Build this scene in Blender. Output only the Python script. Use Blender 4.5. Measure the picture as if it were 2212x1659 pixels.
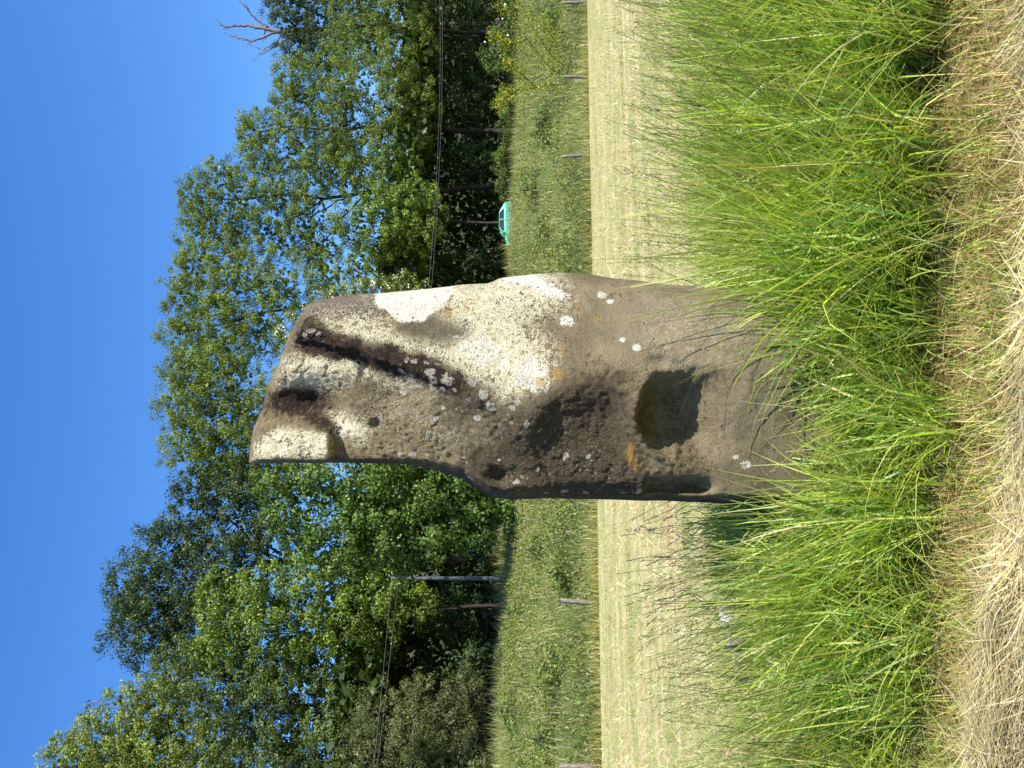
import bpy, bmesh, math
import numpy as np

for o in list(bpy.data.objects):
    bpy.data.objects.remove(o, do_unlink=True)
SC = bpy.context.scene
COL = SC.collection

# ------------------------------------------------------------------ camera
# The photograph was taken with the phone held upright and stored turned a
# quarter turn: the camera is rolled 90 degrees, the world stays upright.
EYE = 1.5
F = 1999.0                      # focal length in units of the 1659 x 2212 upright view
PITCH = math.atan(100.0 / F)
cam_d = bpy.data.cameras.new('camera')
cam = bpy.data.objects.new('camera', cam_d)
COL.objects.link(cam)
cam.location = (0, 0, EYE)
cam_d.sensor_fit = 'HORIZONTAL'
cam_d.sensor_width = 36.0
cam_d.lens = 36.0 * F / 2212.0
cam_d.clip_start = 0.05
cam_d.clip_end = 3000
from mathutils import Matrix, Vector
fw = Vector((0, math.cos(PITCH), math.sin(PITCH)))
up = Vector((0, -math.sin(PITCH), math.cos(PITCH)))
rt = Vector((1, 0, 0))
X, Y, Z = -up, rt, -fw          # image right = world down, image up = world right
cam.rotation_euler = Matrix(((X.x, Y.x, Z.x), (X.y, Y.y, Z.y), (X.z, Y.z, Z.z))).to_euler()
SC.camera = cam

# ------------------------------------------------------------------ sky and sun
SUN_AZ, SUN_EL = math.radians(52), math.radians(43)      # azimuth to the right of straight behind the camera
S = Vector((math.sin(SUN_AZ) * math.cos(SUN_EL), -math.cos(SUN_AZ) * math.cos(SUN_EL), math.sin(SUN_EL)))
W = bpy.data.worlds.new('World')
SC.world = W
W.use_nodes = True
wn = W.node_tree.nodes
bgn = wn['Background']
sky = wn.new('ShaderNodeTexSky')
sky.sky_type = 'NISHITA'
sky.sun_disc = False
sky.sun_elevation = SUN_EL
sky.sun_rotation = math.atan2(S.x, S.y)
sky.altitude = 100
sky.air_density = 1.0
sky.dust_density = 0.15
sky.ozone_density = 4.0
hs = wn.new('ShaderNodeHueSaturation')
hs.inputs['Saturation'].default_value = 1.25
hs.inputs['Hue'].default_value = 0.508
W.node_tree.links.new(sky.outputs[0], hs.inputs['Color'])
W.node_tree.links.new(hs.outputs[0], bgn.inputs[0])
bgn.inputs[1].default_value = 0.105
sun_d = bpy.data.lights.new('sun', 'SUN')
sun_d.energy = 4.6
sun_d.angle = math.radians(0.55)
sun_d.color = (1.0, 0.945, 0.85)
sun = bpy.data.objects.new('sun', sun_d)
COL.objects.link(sun)
sun.rotation_euler = S.to_track_quat('Z', 'Y').to_euler()
sun.location = (10, -10, 30)
SC.view_settings.view_transform = 'Standard'
SC.view_settings.look = 'None'
SC.view_settings.gamma = 1.0
SC.view_settings.exposure = 1.2
SC.view_settings.use_curve_mapping = False
SC.cycles.max_bounces = 7
SC.cycles.diffuse_bounces = 3
SC.cycles.transmission_bounces = 4
SC.cycles.transparent_max_bounces = 4

# ------------------------------------------------------------------ helpers
RNG = np.random.default_rng(7)


def at(U, V, d):
    """Pixel of the 1659 x 2212 upright view -> world point at forward distance d (arrays allowed)."""
    x = (np.asarray(U, float) - 829.5) / F
    z = -(np.asarray(V, float) - 1106.0) / F
    fy = math.cos(PITCH) - z * math.sin(PITCH)
    fz = math.sin(PITCH) + z * math.cos(PITCH)
    k = d / fy
    return np.stack(np.broadcast_arrays(x * k, fy * k, fz * k + EYE), -1)


# the fence, the bank and the road run in one direction across the view
DIR = np.array([0.896, 0.444])
NRM = np.array([-0.444, 0.896])
T_FENCE = 34.4
T_ROAD = 65.0


def d_of(U, t):
    xr = (U - 829.5) / F
    return t / (NRM[1] + NRM[0] * xr)


def smooth(a, b, x):
    q = np.clip((np.asarray(x, float) - a) / (b - a), 0, 1)
    return q * q * (3 - 2 * q)


def _hash(ix, iy, iz, seed):
    h = (ix.astype(np.int64) * 374761393 + iy.astype(np.int64) * 668265263 + iz.astype(np.int64) * 2147483647 + seed * 974711) & 0xFFFFFFFF
    h = ((h ^ (h >> 13)) * 1274126177) & 0xFFFFFFFF
    h = (h ^ (h >> 16)) & 0xFFFFFFFF
    h = (h * 2246822519) & 0xFFFFFFFF
    h = (h ^ (h >> 15)) & 0xFFFFFFFF
    return h / 4294967295.0


def vnoise(p, scale, seed=0):
    q = np.asarray(p, float) * scale
    i = np.floor(q)
    f = q - i
    f = f * f * (3 - 2 * f)
    i = i.astype(np.int64)
    r = 0
    for dx in (0, 1):
        for dy in (0, 1):
            for dz in (0, 1):
                w = (f[..., 0] if dx else 1 - f[..., 0]) * (f[..., 1] if dy else 1 - f[..., 1]) * (f[..., 2] if dz else 1 - f[..., 2])
                r = r + w * _hash(i[..., 0] + dx, i[..., 1] + dy, i[..., 2] + dz, seed)
    return r


def fbm(p, scale, oct=4, seed=0, gain=0.5):
    a, s, r, n = 1.0, scale, 0, 0
    for k in range(oct):
        r = r + a * vnoise(p, s, seed + k)
        n += a
        a *= gain
        s *= 2.03
    return r / n


def np_mesh(name, v, f, mats=(), attrs=None, smooth_shade=False, mat_idx=None):
    """v (N,3); f (M,3) or (M,4); attrs {name: (N,4)} colour attributes."""
    me = bpy.data.meshes.new(name)
    v = np.ascontiguousarray(v, np.float32)
    f = np.ascontiguousarray(f, np.int32)
    n, k = f.shape
    me.vertices.add(len(v))
    me.vertices.foreach_set('co', v.ravel())
    me.loops.add(n * k)
    me.loops.foreach_set('vertex_index', f.ravel())
    me.polygons.add(n)
    me.polygons.foreach_set('loop_start', np.arange(0, n * k, k, dtype=np.int32))
    me.polygons.foreach_set('loop_total', np.full(n, k, np.int32))
    if smooth_shade:
        me.polygons.foreach_set('use_smooth', np.ones(n, bool))
    for m in mats:
        me.materials.append(m)
    if mat_idx is not None:
        me.polygons.foreach_set('material_index', np.asarray(mat_idx, np.int32))
    for an, a in (attrs or {}).items():
        at_ = me.attributes.new(an, 'FLOAT_COLOR', 'POINT')
        at_.data.foreach_set('color', np.ascontiguousarray(a, np.float32).ravel())
    me.update(calc_edges=True)
    me.validate()
    return me


def obj(name, me, parent=None, label=None, cat=None, group=None, kind=None, loc=None):
    o = bpy.data.objects.new(name, me)
    COL.objects.link(o)
    if parent is not None:
        o.parent = parent
    if loc is not None:
        o.location = loc
    if label:
        o['label'] = label
    if cat:
        o['category'] = cat
    if group:
        o['group'] = group
    if kind:
        o['kind'] = kind
    return o


class Acc:
    """Collects vertex/face arrays into one mesh."""

    def __init__(self):
        self.v, self.f, self.c, self.n = [], [], [], 0

    def add(self, v, f, c=None):
        self.v.append(v)
        self.f.append(f + self.n)
        self.n += len(v)
        if c is not None:
            self.c.append(c)

    def mesh(self, name, mat, smooth_shade=False, origin=None):
        v = np.concatenate(self.v)
        if origin is not None:
            v = v - np.asarray(origin)
        at_ = {'Col': np.concatenate(self.c)} if self.c else None
        return np_mesh(name, v, np.concatenate(self.f), [mat], at_, smooth_shade)


def tube(path, rad, n=7):
    path = np.asarray(path, float)
    rad = np.asarray(rad, float)
    m = len(path)
    tan = np.gradient(path, axis=0)
    tan /= np.linalg.norm(tan, axis=1, keepdims=True) + 1e-9
    ref = np.array([0.31, 0.87, 0.38])
    a = np.cross(tan, ref)
    a /= np.linalg.norm(a, axis=1, keepdims=True) + 1e-9
    b = np.cross(tan, a)
    th = np.linspace(0, 2 * math.pi, n, endpoint=False)
    v = path[:, None] + rad[:, None, None] * (np.cos(th)[None, :, None] * a[:, None] + np.sin(th)[None, :, None] * b[:, None])
    v = v.reshape(-1, 3)
    i = np.arange(m - 1)[:, None] * n
    j = np.arange(n)[None, :]
    j2 = (j + 1) % n
    f = np.stack([i + j, i + j2, i + n + j2, i + n + j], -1).reshape(-1, 4)
    # caps as collapsed quads
    v = np.concatenate([v, path[:1], path[-1:]])
    c0, c1 = m * n, m * n + 1
    jj = np.arange(0, n)
    f0 = np.stack([np.full(n, c0), (jj + 1) % n, jj, np.full(n, c0)], -1)[:, :3]
    tri = np.concatenate([np.stack([f[:, 0], f[:, 1], f[:, 2]], -1), np.stack([f[:, 0], f[:, 2], f[:, 3]], -1), f0,
                          np.stack([np.full(n, c1), (m - 1) * n + jj, (m - 1) * n + (jj + 1) % n], -1)])
    return v, tri


# ------------------------------------------------------------------ materials
def new_mat(name):
    m = bpy.data.materials.new(name)
    m.use_nodes = True
    nt = m.node_tree
    nt.nodes.clear()
    out = nt.nodes.new('ShaderNodeOutputMaterial')
    return m, nt, out


class N:
    """Tiny node builder."""

    def __init__(self, nt):
        self.nt = nt

    def node(self, t, **kw):
        n = self.nt.nodes.new(t)
        for k, v in kw.items():
            setattr(n, k, v)
        return n

    def set(self, sock, v):
        if hasattr(v, 'is_linked') or isinstance(v, bpy.types.NodeSocket):
            self.nt.links.new(v, sock)
        else:
            sock.default_value = v

    def noise(self, scale, detail=4, rough=0.6, vec=None, dist=0.0):
        n = self.node('ShaderNodeTexNoise')
        n.inputs['Scale'].default_value = scale
        n.inputs['Detail'].default_value = detail
        n.inputs['Roughness'].default_value = rough
        n.inputs['Distortion'].default_value = dist
        if vec is not None:
            self.nt.links.new(vec, n.inputs['Vector'])
        return n.outputs['Fac']

    def math(self, op, a, b=0.0, c=0.0, clamp=False):
        n = self.node('ShaderNodeMath', operation=op, use_clamp=clamp)
        self.set(n.inputs[0], a)
        self.set(n.inputs[1], b)
        self.set(n.inputs[2], c)
        return n.outputs[0]

    def ramp(self, fac, a, b):
        n = self.node('ShaderNodeMapRange', interpolation_type='SMOOTHSTEP')
        self.set(n.inputs['Value'], fac)
        n.inputs['From Min'].default_value = a
        n.inputs['From Max'].default_value = b
        return n.outputs['Result']

    def mix(self, fac, a, b, mode='MIX'):
        n = self.node('ShaderNodeMix', data_type='RGBA', blend_type=mode)
        self.set(n.inputs[0], fac)
        self.set(n.inputs[6], a if not isinstance(a, tuple) else (*a, 1))
        self.set(n.inputs[7], b if not isinstance(b, tuple) else (*b, 1))
        return n.outputs[2]

    def coords(self, which='Object'):
        return self.node('ShaderNodeTexCoord').outputs[which]

    def mapping(self, vec, scale=(1, 1, 1), rot=(0, 0, 0)):
        n = self.node('ShaderNodeMapping')
        n.inputs['Scale'].default_value = scale
        n.inputs['Rotation'].default_value = rot
        self.nt.links.new(vec, n.inputs['Vector'])
        return n.outputs[0]

    def attr(self, name):
        return self.node('ShaderNodeAttribute', attribute_name=name)

    def bump(self, h, strength=0.5, dist=0.01, normal=None):
        n = self.node('ShaderNodeBump')
        n.inputs['Strength'].default_value = strength
        n.inputs['Distance'].default_value = dist
        self.nt.links.new(h, n.inputs['Height'])
        if normal is not None:
            self.nt.links.new(normal, n.inputs['Normal'])
        return n.outputs[0]

    def principled(self, col, rough=0.8, normal=None, spec=0.3, metal=0.0):
        n = self.node('ShaderNodeBsdfPrincipled')
        self.set(n.inputs['Base Color'], col if not isinstance(col, tuple) else (*col, 1))
        self.set(n.inputs['Roughness'], rough)
        n.inputs['Specular IOR Level'].default_value = spec
        n.inputs['Metallic'].default_value = metal
        if normal is not None:
            self.nt.links.new(normal, n.inputs['Normal'])
        return n.outputs[0]


def leaf_mat(name, trans=0.35, gloss=0.06, rough=0.45):
    """Leaf or blade: colour per piece from the attribute Col, part of the light passes through."""
    m, nt, out = new_mat(name)
    b = N(nt)
    col = b.attr('Col').outputs['Color']
    df = b.node('ShaderNodeBsdfDiffuse')
    nt.links.new(col, df.inputs[0])
    tr = b.node('ShaderNodeBsdfTranslucent')
    tc = b.mix(1.0, col, (1.25, 1.2, 0.55), 'MULTIPLY')
    nt.links.new(tc, tr.inputs[0])
    mx = b.node('ShaderNodeMixShader')
    mx.inputs[0].default_value = trans
    nt.links.new(df.outputs[0], mx.inputs[1])
    nt.links.new(tr.outputs[0], mx.inputs[2])
    gl = b.node('ShaderNodeBsdfGlossy')
    gl.inputs['Roughness'].default_value = rough
    m2 = b.node('ShaderNodeMixShader')
    m2.inputs[0].default_value = gloss
    nt.links.new(mx.outputs[0], m2.inputs[1])
    nt.links.new(gl.outputs[0], m2.inputs[2])
    nt.links.new(m2.outputs[0], out.inputs[0])
    return m


def bark_mat(name, c1, c2, scale=6.0):
    m, nt, out = new_mat(name)
    b = N(nt)
    co = b.coords()
    n = b.noise(scale, 5, 0.65, b.mapping(co, (1, 1, 0.25)))
    c = b.mix(b.ramp(n, 0.3, 0.7), c1, c2)
    nt.links.new(b.principled(c, 0.9, b.bump(n, 0.8, 0.03)), out.inputs[0])
    return m


def plain_mat(name, col, rough=0.5, spec=0.4, metal=0.0, var=0.15, scale=8.0):
    m, nt, out = new_mat(name)
    b = N(nt)
    n = b.noise(scale, 4, 0.6, b.coords())
    d = tuple(x * (1 - var) for x in col)
    c = b.mix(b.ramp(n, 0.3, 0.7), d, col)
    nt.links.new(b.principled(c, rough, None, spec, metal), out.inputs[0])
    return m


M_TREE = leaf_mat('tree_leaf', 0.34, 0.022, 0.45)
M_GLOSSY = leaf_mat('glossy_leaf', 0.25, 0.10, 0.32)
M_GRASS = leaf_mat('grass_blade', 0.45, 0.035, 0.5)
M_STRAW = leaf_mat('dry_straw', 0.25, 0.02, 0.55)
M_BARK = bark_mat('bark', (0.014, 0.011, 0.008), (0.045, 0.036, 0.026))
M_DEAD = bark_mat('bleached_bark', (0.06, 0.042, 0.034), (0.22, 0.17, 0.14), 3.0)
M_WOOD = bark_mat('weathered_post_wood', (0.10, 0.08, 0.062), (0.26, 0.22, 0.185), 14.0)


# ------------------------------------------------------------------ ground
def lump(x, y):
    p = np.stack([x, y, np.zeros_like(x)], -1)
    return fbm(p, 0.30, 3, 31) - 0.5


def ground_z(x, y):
    x = np.asarray(x, float)
    y = np.asarray(y, float)
    t = x * NRM[0] + y * NRM[1]
    z = 5.15 * smooth(T_FENCE + 0.2, T_ROAD - 2, t) * 0.45 + 5.15 * 0.55 * np.clip((t - T_FENCE - 0.3) / (T_ROAD - 3 - T_FENCE), 0, 1)
    rough = smooth(T_FENCE + 0.3, T_FENCE + 3, t) * (1 - 0.8 * smooth(T_ROAD - 16, T_ROAD - 8, t)) * (1 - smooth(T_ROAD - 6, T_ROAD - 2.5, t))
    z = z + rough * 1.5 * lump(x, y)
    z = z + np.clip(t - 70, 0, 60) * 0.06 + np.clip(t - 94, 0, 60) * 0.32
    return z


def graded(a, b, fine0, fine1, step, grow=1.18):
    out = list(np.arange(fine0, fine1, step))
    s, x = step, fine0
    lo = []
    while x > a:
        s *= grow
        x -= s
        lo.append(x)
    s, x = step, out[-1]
    hi = []
    while x < b:
        s *= grow
        x += s
        hi.append(x)
    return np.array(lo[::-1] + out + hi)


gs = graded(-900, 900, -45, 70, 1.0)
gt = graded(-900, 900, -2, 72, 0.8)
SS, TT = np.meshgrid(gs, gt)
gx = SS * DIR[0] + TT * NRM[0]
gy = SS * DIR[1] + TT * NRM[1]
gz = ground_z(gx, gy)
gv = np.stack([gx, gy, gz], -1).reshape(-1, 3)
nr, nc = SS.shape
ii = (np.arange(nr - 1)[:, None] * nc + np.arange(nc - 1)[None, :])
gf = np.stack([ii, ii + 1, ii + nc + 1, ii + nc], -1).reshape(-1, 4)
bank = smooth(T_FENCE - 0.2, T_FENCE + 0.5, TT).reshape(-1)
wood = smooth(T_ROAD + 2, T_ROAD + 6, TT).reshape(-1)

m, nt, out = new_mat('mown_hay_field_and_bank')
b = N(nt)
co = b.coords()
ang = math.atan2(DIR[1], DIR[0])
row = b.mapping(co, (0.18, 2.2, 1), (0, 0, -ang))
# coordinates along the rows: rotate first, then squeeze
rot = b.mapping(co, (1, 1, 1), (0, 0, -ang))
row = b.mapping(rot, (0.10, 1.15, 1))
n_row = b.noise(1.0, 4, 0.6, row)
n_row2 = b.noise(1.0, 5, 0.65, b.mapping(rot, (0.4, 4.5, 1)))
n_pat = b.noise(0.45, 5, 0.65, co)
n_fine = b.noise(28.0, 5, 0.75, co)
n_grain = b.noise(90.0, 3, 0.7, co)
warp = b.noise(0.35, 3, 0.6, co)
n_rowa = b.noise(1.0, 4, 0.65, b.mapping(rot, (0.16, 0.8, 1)), 1.5)
n_rowb = b.noise(1.0, 5, 0.7, b.mapping(rot, (0.5, 2.0, 1)), 2.0)
n_rowc = b.noise(1.0, 4, 0.65, b.mapping(rot, (0.22, 0.9, 3)), 1.8)
straw = b.mix(b.ramp(n_fine, 0.34, 0.62), (0.20, 0.155, 0.07), (0.47, 0.405, 0.21))
straw = b.mix(b.math('MULTIPLY', b.ramp(n_rowb, 0.44, 0.64), 0.6), straw, (0.58, 0.52, 0.29))
straw = b.mix(b.math('MULTIPLY', b.ramp(n_rowa, 0.45, 0.58), 0.75), straw, (0.21, 0.26, 0.07))
straw = b.mix(b.math('MULTIPLY', b.ramp(n_rowc, 0.52, 0.66), 0.6), straw, (0.30, 0.20, 0.09))
straw = b.mix(b.math('MULTIPLY', b.ramp(n_pat, 0.55, 0.72), 0.35), straw, (0.27, 0.32, 0.10))
straw = b.mix(b.math('MULTIPLY', b.ramp(n_grain, 0.52, 0.66), 0.5), straw, (0.27, 0.19, 0.09))
bnk = b.mix(b.ramp(n_fine, 0.35, 0.65), (0.05, 0.075, 0.02), (0.12, 0.15, 0.045))
duff = b.mix(b.ramp(n_fine, 0.35, 0.65), (0.03, 0.03, 0.012), (0.06, 0.06, 0.025))
at_ = b.attr('Zone')
sp = b.node('ShaderNodeSeparateColor')
nt.links.new(at_.outputs['Color'], sp.inputs[0])
tht = b.mix(b.ramp(n_fine, 0.35, 0.65), (0.13, 0.095, 0.045), (0.32, 0.25, 0.13))
c = b.mix(sp.outputs[0], b.mix(sp.outputs[2], straw, tht), bnk)
c = b.mix(sp.outputs[1], c, duff)
h = b.math('ADD', b.math('MULTIPLY', n_fine, 1.0), b.math('MULTIPLY', n_grain, 0.5))
nt.links.new(b.principled(c, 0.9, b.bump(h, 0.7, 0.02), 0.15), out.inputs[0])
M_FIELD = m
thatch = (smooth(6.6, 5.4, gy) * smooth(5.5, 4.0, np.abs(gx)) * smooth(-2, 0.5, gy)).reshape(-1)
zone = np.stack([bank, wood, thatch, bank * 0 + 1], -1)
obj('ground', np_mesh('ground', gv, gf, [M_FIELD], {'Zone': zone}, True), kind='structure')

# the lane along the top of the bank
sl = np.linspace(-60, 120, 90)
lane_v, lane_f = [], []
for k, s in enumerate(sl):
    for tt in (T_ROAD - 0.3, T_ROAD + 1.0, T_ROAD + 2.3, T_ROAD + 3.6):
        x, y = s * DIR[0] + tt * NRM[0], s * DIR[1] + tt * NRM[1]
        lane_v.append((x, y, float(ground_z(x, y)) + 0.03))
lane_v = np.array(lane_v)
i = (np.arange(len(sl) - 1)[:, None] * 4 + np.arange(3)[None, :])
lane_f = np.stack([i, i + 1, i + 5, i + 4], -1).reshape(-1, 4)
m, nt, out = new_mat('lane_asphalt')
b = N(nt)
n = b.noise(40, 4, 0.7, b.coords())
nt.links.new(b.principled(b.mix(n, (0.035, 0.035, 0.035), (0.075, 0.072, 0.068)), 0.9, b.bump(n, 0.4, 0.01)), out.inputs[0])
obj('lane', np_mesh('lane', lane_v, lane_f, [m]), kind='structure')

# ------------------------------------------------------------------ standing stone
D0 = 4.6                                     # distance of the stone's edges
CM = F / D0                                  # view pixels per metre at the stone
UL_V = np.array([500, 700, 800, 880, 960, 1000, 1030, 1060, 1110, 1180, 1250, 1350, 1430, 1500, 1600, 1960.])
UL_U = np.array([659, 659, 659, 656, 639, 624, 604, 584, 580, 583, 581, 579, 577, 574, 570, 560.])
UR_V = np.array([500, 650, 680, 740, 830, 920, 1000, 1055, 1080, 1150, 1200, 1260, 1320, 1390, 1450, 1520, 1600, 1960.])
UR_U = np.array([988, 990, 1009, 1021, 1027, 1034, 1044, 1047, 1058, 1067, 1071, 1069, 1059, 1051, 1044, 1039, 1036, 1050.])
TOP_U = np.array([655, 679, 729, 779, 829, 879, 939, 979, 992])
TOP_V = np.array([541, 538, 546, 566, 579, 604, 626, 648, 662])
NA, NB, NR = 230, 36, 370
a = np.linspace(0, 1, NA)
a = 0.5 - 0.5 * np.cos(a * math.pi) * (1 - 0.25) - 0.25 * (0.5 - a) * 2 * 0.5   # denser columns towards the edges
a = (a - a[0]) / (a[-1] - a[0])
r = np.linspace(0, 1, NR) ** 1.15
vt = np.interp(659 + a * 333, TOP_U, TOP_V)
A, R = np.meshgrid(a, r)
VV = vt[None, :] + R * (1960 - vt[None, :])
wob = lambda V, k: 3.0 * (fbm(np.stack([V * 0 + k, V / 60.0, V * 0], -1), 1.0, 4, 5) - 0.5)
ULm = np.interp(VV, UL_V, UL_U) + wob(VV, 3.3)
URm = np.interp(VV, UR_V, UR_U) + wob(VV, 9.1)
UU = ULm * (1 - A) + URm * A
VT = np.broadcast_to(vt[None, :], VV.shape)


def ell(U, V, cu, cv, ru, rv, ang=0.0):
    c, s = math.cos(ang), math.sin(ang)
    du, dv = U - cu, V - cv
    p, q = (du * c + dv * s) / ru, (-du * s + dv * c) / rv
    return np.sqrt(p * p + q * q)


def gau(U, V, cu, cv, ru, rv, ang=0.0):
    return np.exp(-ell(U, V, cu, cv, ru, rv, ang) ** 2)


def smin(p, q, k):
    h = np.clip(0.5 + 0.5 * (q - p) / k, 0, 1)
    return q * (1 - h) + p * h - k * h * (1 - h)


def stone_front(U, V, UL, UR, VT):
    """Depth in metres by which the front stands out from the plane of the edges."""
    rid = np.interp(V, [540, 640, 720, 800, 900, 960, 1080, 1150, 1250, 1370, 1450, 1600, 1960], [985, 955, 925, 903, 868, 850, 792, 775, 815, 838, 870, 880, 880])
    hr = np.interp(V, [540, 640, 800, 1000, 1150, 1400, 1960], [0.10, 0.24, 0.34, 0.40, 0.43, 0.44, 0.46])
    sl_ = np.interp(V, [540, 800, 1080, 1200, 1400, 1960], [0.05, 0.24, 0.34, 0.30, 0.24, 0.20])
    sr_ = np.interp(V, [540, 800, 1100, 1300, 1960], [0.75, 0.62, 0.46, 0.42, 0.42])
    pl = hr - sl_ * (rid - U) / CM
    pr = hr - sr_ * (U - rid) / CM
    p = smin(pl, pr, np.interp(V, [540, 900, 1100, 1400, 1960], [0.02, 0.03, 0.06, 0.12, 0.15]))
    # the face left of the ridge lies lower than the ridge
    p = p - 0.045 * smooth(8, 34, rid - U) * smooth(600, 670, V) * (1 - smooth(820, 1060, V)) * (1 - 0.6 * smooth(60, 200, rid - U))
    # hollows of the head
    p = p - 0.10 * gau(U, V, 790, 640, 46, 95, -0.12)
    p = p - 0.05 * gau(U, V, 760, 720, 30, 60, 0.5)
    p = p + 0.045 * gau(U, V, 862, 700, 46, 85, 0.22)
    p = p - 0.055 * gau(U, V, 893, 765, 14, 22, 0.2)
    p = p - 0.035 * gau(U, V, 870, 790, 22, 14)
    p = p + 0.055 * smooth(765, 705, U) * smooth(730, 704, V)
    p = p - 0.03 * gau(U, V, 700, 735, 40, 16)
    p = p - 0.035 * gau(U, V, 908, 660, 14, 60, 0.1)
    p = p - 0.03 * gau(U, V, 742, 812, 12, 12)
    # band of the ridge stands a little proud
    p = p + 0.022 * np.exp(-((U - rid + 14) / 17.0) ** 2) * smooth(630, 700, V) * smooth(1090, 1000, V)
    # big scoop below the ridge, its lip, and the hollow under the lip
    ub = np.interp(V, [1080, 1150, 1200, 1280, 1340, 1380], [742, 775, 822, 842, 838, 830])
    f1 = smooth(0, 78, ub - U) * (1 - 0.8 * smooth(70, 220, ub - U))
    w1 = smooth(1085, 1210, V) * (1 - smooth(1310, 1374, V))
    p = p - 0.055 * f1 * w1
    du = (U - 764) / np.where(U > 764, 116.0, 112.0)
    vc = 1438 + 52 * du ** 2 + 12 * smooth(0.2, 1.0, -du) + 22 * (fbm(np.stack([U / 34.0, V / 90.0, U * 0], -1), 1.0, 4, 88, 0.6) - 0.5)
    du = du + 0.25 * (fbm(np.stack([U / 60.0, V / 26.0, U * 0], -1), 1.0, 4, 89, 0.6) - 0.5)
    dv = np.where(V < vc, (V - vc) / 64.0, (V - vc) / 165.0)
    aa = 1 - smooth(0.05, 1.0, np.abs(du)) ** 1.2
    bb = np.where(dv < 0, 1 - smooth(0.58, 1.0, -dv), 1 - smooth(0.0, 1.0, dv))
    p = p - 0.175 * aa * bb
    p = p + 0.016 * np.exp(-((V - (vc - 70)) / 12.0) ** 2) * (1 - smooth(0.7, 1.1, np.abs(du)))
    p = p - 0.03 * gau(U, V, 878, 1425, 14, 26)
    p = p - 0.02 * gau(U, V, 872, 1465, 10, 14)
    # groove and ledges down the left edge
    p = p - 0.10 * np.exp(-((U - 606) / 16.0) ** 2) * smooth(1385, 1405, V) * smooth(1560, 1500, V)
    p = p - 0.035 * np.exp(-((U - 600) / 12.0) ** 2) * smooth(1180, 1220, V) * smooth(1400, 1370, V)
    p = p - 0.06 * gau(U, V, 628, 1083, 20, 26)
    p = p + 0.03 * gau(U, V, 604, 1120, 20, 60)
    # small dents on the right side
    p = p - 0.012 * gau(U, V, 1010, 1240, 16, 14) - 0.02 * gau(U, V, 962, 1180, 12, 20)
    p = p - 0.03 * gau(U, V, 1046, 1075, 14, 26)
    # rounding into the edges
    ql = np.clip((U - UL) / np.interp(V, [540, 700, 880, 1000, 1130, 1380, 1500, 1900], [9, 9, 14, 30, 34, 22, 22, 30]), 0, 1)
    qr = np.clip((UR - U) / 34.0, 0, 1)
    qt = np.clip((V - VT) / 20.0, 0, 1)
    e = (1 - (1 - ql) ** 2.2) ** 0.62 * (1 - (1 - qr) ** 2.2) ** 0.6 * (1 - (1 - qt) ** 2) ** 0.5
    return p * e, e


pf, edge = stone_front(UU, VV, ULm, URm, VT)
P0 = at(UU, VV, D0 - pf)
big = fbm(P0, 3.0, 3, 2) - 0.5
med = fbm(P0, 14.0, 4, 3) - 0.5
fin = fbm(P0, 60.0, 3, 4) - 0.5
lowsm = np.maximum(smooth(1200, 1350, VV) * smooth(840, 900, UU), smooth(1430, 1540, VV))          # the lower right is worn smooth
disp = 0.045 * big + 0.016 * med * (1 - 0.65 * lowsm) + 0.014 * fin * (1 - 0.75 * lowsm)
mossband = np.exp(-((UU - np.interp(VV, [640, 720, 800, 900, 960, 1080], [940, 912, 893, 860, 842, 800])) / 26.0) ** 2) * smooth(620, 680, VV) * smooth(1060, 960, VV)
disp = disp + mossband * 0.05 * (fbm(P0, 40.0, 3, 8) - 0.42)
pit = smooth(0.60, 0.74, fbm(P0, 20.0, 3, 19)) * (1 - 0.85 * lowsm)
chip = np.abs(fbm(P0, 9.0, 4, 21) - 0.5)
disp = disp - 0.0045 * pit - 0.03 * np.clip(0.05 - chip, 0, 1) / 0.05 * 0.22 * (1 - lowsm)
creamy = np.clip(smooth(700, 760, VV) * smooth(1260, 1180, VV) * smooth(780, 860, UU - 0.0), 0, 1)
disp = disp * (1 - 0.55 * creamy)
P = at(UU, VV, D0 - pf - disp * np.clip(edge * 1.3, 0, 1))
# back half
ab = np.linspace(1, 0, NB + 2)[1:-1]
AB, RB = np.meshgrid(ab, r)
vtb = np.interp(659 + ab * 333, TOP_U, TOP_V)
VB = vtb[None, :] + RB * (1960 - vtb[None, :])
UB = np.interp(VB, UL_V, UL_U) * (1 - AB) + np.interp(VB, UR_V, UR_U) * AB
qt = np.clip((VB - vtb[None, :]) / 45.0, 0, 1)
bulge = 0.36 * (1 - np.abs(2 * AB - 1) ** 2.6) ** 0.5 * (1 - (1 - qt) ** 2) ** 0.5
PB0 = at(UB, VB, D0)
bulge = bulge * (0.85 + 0.5 * (fbm(PB0, 3.0, 3, 12) - 0.5))
# the back goes straight behind the edges, so it never shows beyond them from the front
PB = PB0.copy()
PB[..., 1] += bulge
PB[..., 0] -= 0.03 * np.sign(PB[..., 0] - 0.02) * np.clip(bulge * 4, 0, 1) * np.abs(2 * AB - 1) * 0
SV = np.concatenate([P, PB], 1)
nring = NA + NB
sv = SV.reshape(-1, 3)
i = np.arange(NR - 1)[:, None] * nring
j = np.arange(nring)[None, :]
j2 = (j + 1) % nring
sf = np.stack([i + j, i + nring + j, i + nring + j2, i + j2], -1).reshape(-1, 4)
# colour zones of the stone (lichens, moss, algae), one value per vertex
Ua = np.concatenate([UU, UB], 1)
Va = np.concatenate([VV, VB], 1)


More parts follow.
